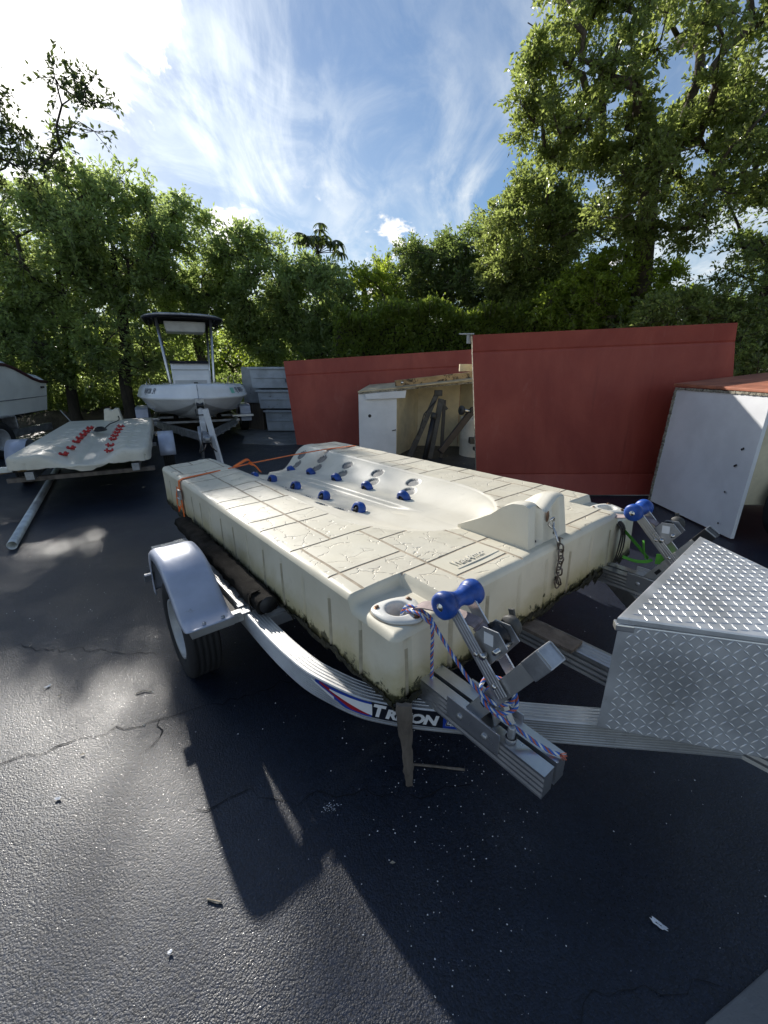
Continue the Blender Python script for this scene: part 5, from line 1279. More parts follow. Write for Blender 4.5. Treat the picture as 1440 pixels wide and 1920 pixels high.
    mb = MB(); mb.bar((0, 5.32, 0.42), (0, 5.18, 0.93), 0.10, 0.08, (0, 1, 0)); mb.box((0, 5.14, 0.98), (0.16, 0.14, 0.12)); wpo = mb.build('winch_post', MAT['steel'], tr, 0.006)
    mb = MB(); mb.lathe([(0, -0.06), (0.06, -0.06), (0.03, 0), (0.06, 0.06), (0, 0.06)], 12, axisM((0, 5.26, 0.92), (1, 0, 0))); mb.tube([(-0.09, 5.30, 0.86), (-0.09, 5.33, 0.76), (0.09, 5.33, 0.76), (0.09, 5.30, 0.86)], 0.012, 6); mb.build('winch', MAT['black'], wpo)
    mb = MB(); mb.box((0, 6.12, 0.44), (0.13, 0.24, 0.10)); mb.lathe([(0, -0.02), (0.06, 0.0), (0.06, 0.06), (0, 0.09)], 12, Matrix.Translation((0, 6.26, 0.42))); mb.build('coupler', MAT['steel'], tr, 0.01)
    mb = MB(); mb.tube([(0.09, 5.9, 0.62), (0.09, 5.9, 0.04)], 0.028, 10); mb.lathe([(0, 0.05), (0.09, 0.05), (0.09, 0), (0, 0)], 14, Matrix.Translation((0.09, 5.9, 0.0))); mb.build('jack', MAT['steel'], tr)
    for s in (-1, 1): MB().tube(smooth_path([(s * 0.05, 5.95, 0.40), (s * 0.14, 6.1, 0.22), (s * 0.08, 6.3, 0.28), (s * 0.03, 6.3, 0.38)], 5), 0.010, 6).build('safety_chain', MAT['chain'], tr)
    return BM
BM_ = console_boat()
# white board propped on the tongue
mb = MB(); mb.bar((-2.80, 7.02, 0.0), (-2.98, 7.10, 0.92), 0.10, 0.045, (0.5, 1, 0)); tag(mb.build('board', MAT['white_panel'], bevel=0.004), 'narrow white board standing upright against the boat trailer tongue', 'board')

# ------------------------------------------------------------------ big boat at the left edge
def big_boat():
    M = Matrix.Translation((-7.02, 9.05, 0)) @ Matrix.Rotation(math.radians(180 + 5), 4, 'Z')       # +y towards the viewer, +x to the left
    root = thing('cabin_boat', 'large pale boat hull with a dark red rub rail, cut by the left edge', 'boat', matrix=M)
    yy = np.linspace(0, 4.6, 24)
    side = lambda y: 0.10 * math.sin(y * 0.5)
    zr = lambda y: 1.30 + 0.30 * float(sstep(np.array(y), 0.1, 1.1)) + 0.03 * y
    up = MB(); up.smooth = True; lo = MB(); lo.smooth = True; dk = MB(); dk.smooth = True; rb = MB()
    for s in (0, 1):
        X = (lambda x: x) if s == 0 else (lambda x: 2.6 - x)
        up.grid([[(X(-side(y) * 0 + 0.12 * (1 - f)), y, 0.74 - 0.02 * y + (zr(y) - 0.74 + 0.02 * y) * f) for f in (0, .3, .6, .62, .85, 1)] for y in yy])
        lo.grid([[(X(0.12 + 1.18 * f), y, 0.74 - 0.02 * y - 0.30 * f) for f in (0, .3, .7, 1)] for y in yy])
        rb.tube([(X(-0.012), y, zr(y)) for y in yy], 0.028, 8)
        dk.grid([[(X(0.005 + 0.3 * f), y, zr(y) + 0.16 * math.sin(f * PI / 2)) for f in (0, .3, .6, 1)] for y in yy])
    dk.grid([[(0.305 + 1.99 * f, y, zr(y) + 0.16 + 0.05 * math.sin(PI * f)) for f in (0, .5, 1)] for y in yy])
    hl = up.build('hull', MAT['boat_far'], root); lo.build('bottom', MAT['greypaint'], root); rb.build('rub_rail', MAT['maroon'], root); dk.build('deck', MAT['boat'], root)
    mb = MB(); mb.tube([(-0.004 + 0.12 * 0.55, y, 0.74 - 0.02 * y + (1.30 - 0.74) * 0.5 + 0.0) for y in yy], 0.006, 5); mb.build('hull_line', MAT['print'], hl)
    mb = MB(); mb.add([(0.12, 0, 0.74), (0, 0, 1.30), (0.3, 0, 1.46), (2.3, 0, 1.46), (2.6, 0, 1.30), (2.48, 0, 0.74), (1.3, 0, 0.44)], [tuple(range(7))]); mb.build('transom', MAT['boat_far'], root)
    MB().box((0.0, 0.16, 1.20), (0.03, 0.07, 0.035)).build('vent', MAT['black'], hl)
    mb = MB(); mb.tube([(0.35, 0.55, 1.50), (0.52, 1.0, 2.05), (0.9, 1.9, 2.3)], 0.014, 6); mb.tube([(0.3, 1.15, 1.70), (0.40, 1.35, 2.0)], 0.02, 6); mb.build('bow_rail', MAT['chrome'], root)
    tr = thing('boat_trailer', 'dark shaded trailer under the large pale boat at the left edge', 'trailer', matrix=M)
    MB().box((0.35, 2.3, 0.36), (0.10, 5.2, 0.14)).build('rail', MAT['steel'], tr, 0.005)
    MB().box((2.2, 2.3, 0.36), (0.10, 5.2, 0.14)).build('rail', MAT['steel'], tr, 0.005)
    for y in (0.3, 2.0, 4.0): MB().box((1.3, y, 0.30), (1.8, 0.1, 0.06)).build('cross_member', MAT['steel'], tr, 0.005)
    for x in (0.12, 2.45):
        for y in (1.5, 2.35): wheel(tr, (x, y, 0.33), (-1 if x < 1 else 1, 0, 0), 0.33, 0.19)
    mb = MB(); mb.box((0.10, 1.93, 0.72), (0.26, 1.6, 0.03)); mb.box((0.10, 1.12, 0.60), (0.26, 0.03, 0.24)); mb.build('fender', MAT['steel'], tr, 0.01)
    MB().tube([(-0.12, -0.02, 0.72), (-0.42, -0.25, 0.02)], 0.012, 6).build('support_rod', MAT['rim'], tr)
big_boat()

# ------------------------------------------------------------------ stacked weathered bins between boat and red panel
def bins():
    def slab(label, x0, x1, z0, z1, Y, d, skew, mat, ledge=0.05):
        mb = MB(); mb.add([(x0, Y, z0), (x1 + skew * 0, Y, z0), (x1, Y + d, z0), (x0, Y + d, z0), (x0 - skew, Y, z1), (x1 - skew, Y, z1), (x1 - skew, Y + d, z1), (x0 - skew, Y + d, z1)], [(0, 1, 2, 3), (4, 5, 6, 7), (0, 1, 5, 4), (1, 2, 6, 5), (2, 3, 7, 6), (3, 0, 4, 7)])
        root = thing('fibreglass_bin', label, 'bin', ((x0 + x1) / 2, Y, z0), group=None)
        o = mb.build('shell', mat, None, 0.012); o.parent = root; o.location = (-(x0 + x1) / 2, -Y, -z0)
        mb = MB(); mb.box(((x0 + x1) / 2 - skew, Y - 0.02, z1 - 0.03), (x1 - x0 + 0.06, 0.06, ledge)); e = mb.build('rim', mat, None, 0.008); e.parent = root; e.location = o.location
        mb = MB(); mb.box(((x0 + x1) / 2 - skew * .5, Y - 0.008, (z0 + z1) / 2), (x1 - x0 - 0.12, 0.03, 0.035)); e = mb.build('rib', mat, None, 0.006); e.parent = root; e.location = o.location
        return root
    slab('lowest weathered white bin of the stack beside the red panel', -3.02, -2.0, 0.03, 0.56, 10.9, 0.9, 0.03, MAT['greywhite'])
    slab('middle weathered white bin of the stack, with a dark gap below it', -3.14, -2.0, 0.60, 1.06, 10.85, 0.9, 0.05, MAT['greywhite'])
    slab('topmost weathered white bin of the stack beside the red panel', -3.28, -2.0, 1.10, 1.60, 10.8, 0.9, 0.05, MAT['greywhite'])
    b = MB().box((-2.36, 10.76, 1.28), (0.16, 0.04, 0.08)).build('junction_box', MAT['print'], bevel=0.006); tag(b, 'small blue grey box fixed to the topmost white bin', 'box')
    mb = MB(); mb.prism([(-3.75, 11.5), (-3.22, 11.2), (-3.1, 11.25), (-3.1, 12.3), (-3.7, 12.3)], 0.7, 1.60); tag(mb.build('fibreglass_tub', MAT['greywhite'], bevel=0.02), 'upturned grey tub leaning behind the stacked white bins', 'tub')
    mb = MB(); mb.prism([(-3.72, 11.55), (-3.22, 11.3), (-3.1, 12.2), (-3.6, 12.2)], 0.0, 0.7); tag(mb.build('timber_pile', MAT['oldwood'], bevel=0.02), 'dark timber pile under the upturned grey tub', 'timber')
    mb = MB(); mb.box((-3.1, 11.2, 0.58), (0.5, 0.5, 0.03)); 
bins()

# ------------------------------------------------------------------ red panels and the box bodies
def quad_panel(name, label, bl, br, tr, tl, th, mat, creases=(), back=Vector((0, 1, 0)), cat='panel'):
    """leaning slab: corners bottom-left, bottom-right, top-right, top-left; creases: list of (height fraction, depth)"""
    bl, br, tr, tl = map(Vector, (bl, br, tr, tl)); root = thing(name, label, cat, tuple((bl + br) / 2))
    n = (br - bl).cross(tl - bl).normalized(); n = n if n.y < 0 else -n
    fz = sorted(set(np.round(np.concatenate([np.linspace(0, 1, 25)] + [np.array([c - .012, c - .006, c, c + .006, c + .012]) for c, d in creases]), 4)))
    def P(a, f):
        l = bl.lerp(tl, f); r = br.lerp(tr, f); p = l.lerp(r, a); off = 0
        for c, d in creases:
            if d > 0: off += d * (f - c) * 10 * (1 if f > c else 0) * 0.10 + (-0.012 if abs(f - c) < 0.004 else 0)
            else: off += -d * (c - f) * (1 if f < c else 0) + (-0.010 if abs(f - c) < 0.004 else 0)
        off += 0.012 * mnoise.noise(Vector((a * 2.3, f * 2, bl.x)))
        return p + n * off - root.location
    mb = MB(); mb.smooth = True; fr_ = [[P(a, f) for a in np.linspace(0, 1, 33)] for f in fz]; bk = [[q - n * th for q in row] for row in fr_]
    mb.grid(fr_); o = mb.build('skin', mat, root, recalc=False)
    mb = MB(); mb.grid([[row[0] - n * k for row in bk][i] if False else q for i, q in enumerate(row)] for k, row in ((0, r) for r in bk)); mb.build('backing', MAT['cream_panel'], root, recalc=False)
    mb = MB()
    for e in ((lambda g: [row[0] for row in g]), (lambda g: [row[-1] for row in g]), (lambda g: g[0]), (lambda g: g[-1])):
        mb.grid([e(fr_), e(bk)])
    mb.build('cut_edge', MAT['rawedge'], root, recalc=False)
    return root
# far red panel, behind
quad_panel('red_panel', 'dull red panel standing behind the white locker, its left end leaning', (-1.86, 8.85, 0.02), (3.0, 8.95, 0.02), (2.66, 9.15, 1.98), (-2.05, 9.0, 1.70), 0.05, MAT['red'], [(0.835, 0.0)])
quad_panel('red_panel', 'big dark red panel with a crease near its top, right of the dark jacks', (1.214, 5.2, 0.02), (4.46, 5.2, 0.02), (4.03, 5.2, 2.05), (1.017, 5.2, 1.92), 0.055, MAT['red'], [(0.90, 0.25), (0.13, -0.55)])
mb = MB()
mb.prism([(0.86, 5.17), (1.03, 5.16), (1.05, 5.24), (0.90, 5.24)], 1.926, 1.938); mb.prism([(0.955, 5.19), (0.975, 5.18), (1.01, 5.22), (0.99, 5.23)], 1.83, 1.926)
tag(mb.build('metal_flashing', MAT['rim']), 'bent white metal strip poking out left of the big red panel top', 'strip')
mb = MB(); mb.box((1.14, 5.48, 1.565), (0.40, 0.07, 0.085)); tag(mb.build('wooden_batten', MAT['paleplank'], bevel=0.004), 'short pale wooden block sticking out behind the big red panel', 'batten')

def locker():
    # white box with an open front between the red panels
    Y = 7.75; zl, zr_ = 1.175, 1.36
    root = thing('white_locker', 'open white box locker with cream inside between the two red panels', 'locker', (0.6, Y, 0))
    rl = lambda p: tuple(Vector(p) - root.location)
    top = lambda x: zl + (zr_ - zl) * (x + 0.44) / 2.0
    def face(pts, mat, nm, th=(0, 0.03, 0)):
        a = [Vector(rl(p)) for p in pts]; b = [q + Vector(th) for q in a]; n = len(a); mb = MB()
        mb.add(a + b, [tuple(range(n)), tuple(reversed(range(n, 2 * n)))] + [(k, (k + 1) % n, n + (k + 1) % n, n + k) for k in range(n)]); return mb.build(nm, mat, root, 0.004)
    face([(-0.46, Y, 0), (0.23, Y, 0), (0.23, Y, top(0.23) - 0.02), (-0.46, Y, top(-0.46) - 0.02)], MAT['white_panel'], 'front_panel')
    face([(0.236, Y + 0.03, 0), (0.7, Y + 1.1, 0), (0.7, Y + 1.1, top(0.7) - 0.02), (0.236, Y + 0.03, top(0.23) - 0.02)], MAT['cream_panel'], 'inner_wall', (-0.03, 0, 0))
    face([(0.66, Y + 1.12, 0), (1.55, Y + 1.05, 0), (1.55, Y + 1.05, top(1.55) - 0.02), (0.66, Y + 1.12, top(0.7) - 0.02)], MAT['cream_panel'], 'back_wall')
    face([(1.556, Y + 1.05, 0), (2.0, Y + 0.4, 0), (2.0, Y + 0.4, top(1.9) - 0.02), (1.556, Y + 1.05, top(1.55) - 0.02)], MAT['cream_panel'], 'inner_wall', (0.03, 0, 0))
    face([(-0.47, Y - 0.02, top(-0.47)), (1.9, Y - 0.02, top(1.9)), (2.0, Y + 1.16, top(1.9) + 0.05), (-0.3, Y + 1.16, top(-0.3) + 0.06)], MAT['paleplank'], 'roof', (0, 0, -0.022))
    face([(-0.462, Y - 0.026, top(-0.46) - 0.05), (1.9, Y - 0.026, top(1.9) - 0.05), (1.9, Y - 0.026, top(1.9) - 0.024), (-0.462, Y - 0.026, top(-0.46) - 0.024)], MAT['rawedge'], 'cut_edge', (0, 0.024, 0))
    face([(-0.32, Y - 0.05, top(-0.3) - 0.155), (0.38, Y - 0.05, top(0.38) - 0.19), (0.40, Y - 0.05, top(0.4) - 0.062), (-0.34, Y - 0.05, top(-0.34) - 0.058)], MAT['white_panel'], 'header_strip', (0, 0.045, 0))
    MB().lathe([(0, 0.003), (0.022, 0.003), (0.03, 0.0)], 14, axisM(rl((-0.26, Y - 0.001, 0.74)), (0, -1, 0))).build('burn_mark', MAT['black'], root)
    MB().bar(rl((0.15, Y - 0.012, 0.475)), rl((0.22, Y - 0.012, 0.490)), 0.016, 0.014).build('latch', MAT['black'], root)
    # planks on top
    p = thing('timber_plank', 'brown stained plank with a bolt, lying on the white locker roof', 'plank', (0, 0, 0))
    mb = MB(); mb.bar((0.20, Y - 0.04, top(0.2) + 0.075), (1.75, Y + 0.10, top(1.75) + 0.095), 0.12, 0.10); mb.build('board', MAT['plank'], p, 0.005)
    MB().lathe([(0, 0.010), (0.022, 0.010), (0.026, 0)], 10, axisM((0.32, Y - 0.092, top(0.32) + 0.075), (0, -1, 0))).build('bolt', MAT['chrome'], p)
    mb = MB(); mb.bar((0.55, Y - 0.10, top(0.5) + 0.006), (1.75, Y + 0.02, top(1.7) + 0.022), 0.10, 0.02); tag(mb.build('thin_board', MAT['paleplank'], bevel=0.002), 'thin pale board lying under the brown plank on the locker roof', 'board')
    # jacks leaning inside
    g = thing('trailer_jack', 'tall grey steel folding arm with a wire handle leaning in the locker', 'jack', (0.9, Y - 0.1, 0))
    l2 = lambda p: Vector(p) - g.location
    mb = MB(); mb.bar(l2((0.50, Y - 0.22, 0.10)), l2((0.97, Y + 0.05, 1.16)), 0.085, 0.06, (0, 1, 0)); arm = mb.build('arm', MAT['greypaint'], g, 0.006)
    mb = MB()
    for f in (0.30, 0.42, 0.52, 0.66): mb.lathe([(0, 0.004), (0.012, 0.004), (0.014, 0)], 8, axisM(l2(Vector((0.50, Y - 0.22, 0.10)).lerp(Vector((0.97, Y + 0.05, 1.16)), f) + Vector((0, -0.032, 0.0))), (0, -1, 0.2)))
    mb.build('rivets', MAT['black'], arm)
    MB().bar(l2((0.42, Y - 0.26, -0.06)), l2((0.60, Y - 0.175, 0.34)), 0.094, 0.066, (0, 1, 0)).build('foot_sleeve', MAT['black'], g, 0.006)
    MB().tube([l2(p) for p in ((0.93, Y - 0.03, 1.0), (0.72, Y - 0.10, 0.78), (0.64, Y - 0.16, 0.5), (0.60, Y - 0.2, 0.42))], 0.010, 6).build('wire_handle', MAT['black'], g)
    MB().bar(l2((0.72, Y - 0.1, 0.78)), l2((0.79, Y - 0.08, 0.72)), 0.02, 0.02).build('handle_lug', MAT['greypaint'], g)
    MB().box(l2((0.98, Y + 0.03, 1.14)), (0.14, 0.09, 0.10)).build('hinge', MAT['greypaint'], g, 0.01)
    g2 = thing('trailer_jack', 'pale grey steel leg standing beside the folding arm in the locker', 'jack', (0.95, Y - 0.1, 0)); l3 = lambda p: Vector(p) - g2.location
    MB().bar(l3((0.83, Y - 0.25, 0.0)), l3((1.03, Y - 0.02, 1.04)), 0.10, 0.06, (0, 1, 0)).build('leg', MAT['greypaint'], g2, 0.006)
    MB().bar(l3((1.05, Y - 0.20, 0.0)), l3((1.09, Y + 0.0, 1.02)), 0.06, 0.05, (0, 1, 0)).build('leg', MAT['black'], g2, 0.006)
    MB().bar(l3((1.0, Y - 0.03, 1.02)), l3((1.14, Y - 0.02, 0.86)), 0.05, 0.08, (0, 1, 0)).build('gusset', MAT['greypaint'], g2, 0.006)
    g3 = thing('trailer_jack', 'black jack tube between the two grey arms in the locker', 'jack', (0.8, Y - 0.1, 0)); l4 = lambda p: Vector(p) - g3.location
    MB().tube([l4((0.74, Y - 0.3, 0.0)), l4((0.90, Y - 0.10, 0.74))], 0.048, 14).build('tube', MAT['black'], g3)
    MB().tube([l4((0.885, Y - 0.115, 0.70)), l4((0.91, Y - 0.09, 0.80))], 0.055, 14).build('collar', MAT['greypaint'], g3)
    g4 = thing('tilted_jack', 'dark brown jack tube with a chrome crank, leaning to the right at the locker', 'jack', (1.2, Y - 0.3, 0)); l5 = lambda p: Vector(p) - g4.location
    MB().bar(l5((0.98, Y - 0.55, 0.18)), l5((1.56, Y - 0.35, 0.90)), 0.105, 0.10, (0, 1, 0)).build('tube', MAT['darkbrown'], g4, 0.01)
    MB().tube([l5((1.50, Y - 0.40, 0.86)), l5((1.36, Y - 0.44, 0.875))], 0.032, 12).build('crank_neck', MAT['chrome'], g4)
    MB().lathe([(0.02, 0.0), (0.075, 0.0), (0.08, 0.02), (0.075, 0.04), (0.02, 0.04)], 20, axisM(l5((1.35, Y - 0.44, 0.88)), (-1, -0.5, 0.1))).build('crank_wheel', MAT['greypaint'], g4)
    # drum
    d = thing('plastic_drum', 'round cream plastic drum with a rim, half behind the big red panel', 'drum', (1.78, Y + 0.15, 0))
    MB().lathe([(0, 0.66), (0.30, 0.66), (0.325, 0.70), (0.345, 0.70), (0.35, 0.66), (0.34, 0.62), (0.34, 0.34), (0.345, 0.32), (0.34, 0.30), (0.335, 0.0)], 36, None).build('body', MAT['drum'], d)
    mb = MB(); mb.box((1.60, Y - 0.42, 0.36), (0.20, 0.16, 0.10)); mb.box((1.66, Y - 0.44, 0.22), (0.16, 0.12, 0.06)); tag(mb.build('bracket', MAT['greypaint'], bevel=0.008), 'grey metal brackets in front of the cream drum beside the red panel', 'bracket')
locker()

def right_box():
    root = thing('box_body', 'white and cream box body with rusty red roof and ragged edges, at the right edge', 'box body', (3.30, 3.66, 0))
    P = lambda *q: [Vector(p) for p in q]
    def slab(pts, th, mat, nm, bv=0.004):
        a = P(*pts); b = [q + Vector(th) for q in a]; n = len(a); mb = MB(); mb.add(a + b, [tuple(range(n)), tuple(reversed(range(n, 2 * n)))] + [(k, (k + 1) % n, n + (k + 1) % n, n + k) for k in range(n)]); return mb.build(nm, mat, root, bv)
    H = 1.385
    fp = slab([(0, 0, 0.02), (-0.03, 1.22, 0.02), (0.0, 1.22, H - 0.045), (0.0, 0, H - 0.045)], (0.035, 0, 0), MAT['white_panel'], 'front_panel')
    slab([(0.037, 0.004, 0.36), (2.4, 0.05, 0.36), (2.4, 0.05, H - 0.045), (0.037, 0.004, H - 0.045)], (0, 0.03, 0), MAT['cream_panel'], 'side_panel')
    slab([(-0.02, -0.02, H), (2.5, 0.02, H + 0.02), (2.5, 1.30, H + 0.30), (-0.02, 1.26, H + 0.012)], (0, 0, -0.03), MAT['rustred'], 'roof', 0.008)
    slab([(0.04, 1.19, 0.02), (2.4, 1.19, 0.02), (2.4, 1.19, H - 0.045), (0.04, 1.19, H - 0.045)], (0, 0.03, 0), MAT['red'], 'rear_panel')
    # ragged laminate edge along the top and the far upright
    rr = random.Random(6)
    mb = MB()
    for k in range(60):
        y = -0.01 + 1.24 * k / 60; mb.box((-0.004 - rr.uniform(0, 0.003), y + 0.01, H - 0.040 - rr.uniform(0, 0.004)), (0.014, 0.022, 0.020 + rr.uniform(0, 0.008)), Matrix.Rotation(rr.uniform(-.2, .2), 3, 'X'))
    for k in range(70):
        z = 0.03 + (H - 0.08) * k / 70; mb.box((-0.006 - 0.03 * (1 - k / 70) - rr.uniform(0, 0.004), 1.222 + rr.uniform(-.004, .004), z), (0.016, 0.024, 0.022), Matrix.Rotation(rr.uniform(-.3, .3), 3, 'X'))
    mb.build('cut_edge', MAT['rawedge'], root, recalc=False)
    mb = MB()
    for y, z in ((0.13, 0.86), (0.145, 0.85), (0.155, 0.70), (0.17, 0.69), (0.19, 0.43), (0.16, 0.12)): mb.lathe([(0, 0.002), (0.009, 0.002), (0.011, 0)], 8, axisM((-0.003 - 0.022 * (1 - z), y, z), (-1, 0, 0)))
    mb.build('screw_holes', MAT['black'], fp)
    t = thing('loose_tyre', 'black tyre in the shade under the box body at the right edge', 'tyre', (3.86, 3.58, 0.0))
    MB().lathe([(0.22, 0.10), (0.26, 0.125), (0.35, 0.13), (0.39, 0.11), (0.40, 0.05), (0.385, 0.04), (0.385, 0.01), (0.40, 0), (0.40, -0.05), (0.39, -0.11), (0.35, -0.13), (0.26, -0.125), (0.22, -0.10)], 40, axisM((0, 0, 0.40), (0.25, -1, 0))).build('tread', MAT['rubber'], t)
    MB().lathe([(0, 0.05), (0.10, 0.05), (0.18, 0.07), (0.225, 0.1), (0.225, -0.1), (0, -0.05)], 28, axisM((0, 0, 0.40), (0.25, -1, 0))).build('rim', MAT['black'], t)
right_box()
# ------------------------------------------------------------------ vegetation
def unit(a): return a / (np.linalg.norm(a, axis=-1, keepdims=True) + 1e-9)

def leaves_mesh(rng, pos, out, size, wr=0.5, jitter=0.9, fold=0.12, flat=0.35):
    """one folded leaf of four corners at every position; out = rough growing direction"""
    n = len(pos); d = unit(out + jitter * rng.randn(n, 3)); up = unit(rng.randn(n, 3) + np.array([0, 0, flat * 2.5]))
    sd = unit(np.cross(d, up)); nn = np.cross(sd, d); L = size * (0.65 + 0.7 * rng.rand(n, 1)); W = L * wr
    a = pos; b = pos + d * L * 0.45 + sd * W * 0.5 + nn * L * fold; c = pos + d * L; e = pos + d * L * 0.45 - sd * W * 0.5 + nn * L * fold
    V = np.stack([a, b, c, e], 1).reshape(-1, 3); F = np.arange(n * 4).reshape(n, 4)
    return V, F

def in_ellipsoids(rng, ells, count, shell=0.55):
    """random clump centres inside a list of (centre, radii, weight), denser near the surface"""
    w = np.array([e[2] for e in ells], float); w /= w.sum(); out = []
    for _ in range(count):
        c, r, _w = ells[rng.choice(len(ells), p=w)]
        q = unit(rng.randn(3)) * (shell + (1 - shell) * rng.rand()) ** 0.7
        out.append(np.array(c) + q * np.array(r))
    return np.array(out)

def tree(name, label, cat, trunk, ells, clumps, seed, leaf, bark, leaf_size=0.08, per=(11, 26), crad=0.5, r0=0.10, group=None, wr=0.5, sag=0.15, zmin=0.25, twigs=True, flat=0.35, rmin=0.006, gap=0.0):
    rng = np.random.RandomState(seed)
    base = Vector(trunk[0]); root = thing(name, label, cat, tuple(base), 0, group); B = np.array(base)
    cen = in_ellipsoids(rng, ells, clumps); cen = cen[cen[:, 2] > zmin]
    tp = [np.array(p, float) for p in smooth_path(trunk, 5)]
    nodes = list(tp); par = [-1] + list(range(len(tp) - 1)); nt = len(tp)
    order = np.argsort([min(np.linalg.norm(c - p) for p in tp[nt // 3:]) for c in cen]); tips = []
    for ci in order:
        c = cen[ci]; A = np.array(nodes); lo = max(1, nt // 3)
        dist = np.linalg.norm(A - c, axis=1) + 0.5 * np.clip(A[:, 2] - c[2], 0, None); dist[:lo] += 50
        k = int(dist.argmin()); p = nodes[k]; D = np.linalg.norm(c - p); m = max(2, int(D / 0.45)); prev = k
        bend = rng.randn(3) * 0.10 * D; bend[2] += 0.10 * D
        for s in range(1, m + 1):
            f = s / m; q = p + (c - p) * f + bend * math.sin(PI * f) + rng.randn(3) * 0.03 * (f < 1); nodes.append(q); par.append(prev); prev = len(nodes) - 1
        tips.append(prev)
    N = len(nodes); cnt = np.zeros(N)
    for t in tips:
        while t >= 0: cnt[t] += 1; t = par[t]
    rad = np.maximum(rmin, r0 * np.sqrt(cnt / max(1, cnt[0])))
    for i in range(nt): rad[i] = max(rad[i], r0 * (1.15 - 0.75 * i / nt)) * (1.25 if i < 2 else 1)
    kids = [[] for _ in range(N)]
    for i, p in enumerate(par):
        if p >= 0: kids[p].append(i)
    tk = MB(); starts = [(-1, 0)]
    def follow(pr, i):
        ch = [i]; 
        if pr >= 0: ch = [pr, i]
        while kids[ch[-1]]:
            ks = sorted(kids[ch[-1]], key=lambda q: -cnt[q]); 
            for q in ks[1:]: starts.append((ch[-1], q))
            ch.append(ks[0])
        return ch
    while starts:
        ch = follow(*starts.pop()); 
        if len(ch) < 2: continue
        rs = [float(rad[q]) for q in ch]
        if len(rs) > 1 and par[ch[1]] == ch[0]: rs[0] = min(rs[0], rs[1] * 1.15) if ch[0] != 0 else rs[0]
        n = 9 if rs[0] > 0.05 else (6 if rs[0] > 0.02 else 4)
        tk.tube([nodes[q] - B for q in ch], rs, n)
    # leaves along short twigs round every tip
    P, O, TV = [], [], []
    for t in tips:
        if gap and rng.rand() < gap: continue
        c = nodes[t]; nT, nL = per; R = crad * (0.65 + 0.7 * rng.rand())
        dirs = unit(rng.randn(nT, 3) * np.array([1, 1, 0.75]) + np.array([0, 0, 0.15])); ln = R * (0.45 + 0.65 * rng.rand(nT))
        f = 0.18 + 0.82 * rng.rand(nT, nL) ** 0.8
        q = c + dirs[:, None, :] * (ln[:, None] * f)[:, :, None]; q[:, :, 2] -= sag * R * f ** 2
        q += rng.randn(nT, nL, 3) * leaf_size * 0.45
        P.append(q.reshape(-1, 3)); O.append(np.repeat(dirs[:, None, :], nL, 1).reshape(-1, 3))
        if twigs:
            e = c + dirs * ln[:, None]; e[:, 2] -= sag * R
            for k in range(nT): TV.append((c, (c + e[k]) / 2 + np.array([0, 0, sag * R * .2]), e[k]))
    for a, b, c in TV: tk.tube([a - B, b - B, c - B], [rmin * 0.8, rmin * 0.6, rmin * 0.3], 3, caps=False)
    tk.build('trunk', bark, root, recalc=False)
    P = np.concatenate(P) - B; O = np.concatenate(O); V, F = leaves_mesh(rng, P, O, leaf_size, wr, flat=flat)
    np_obj('crown', V, F, leaf, root, kind=None)
    return root, len(F)

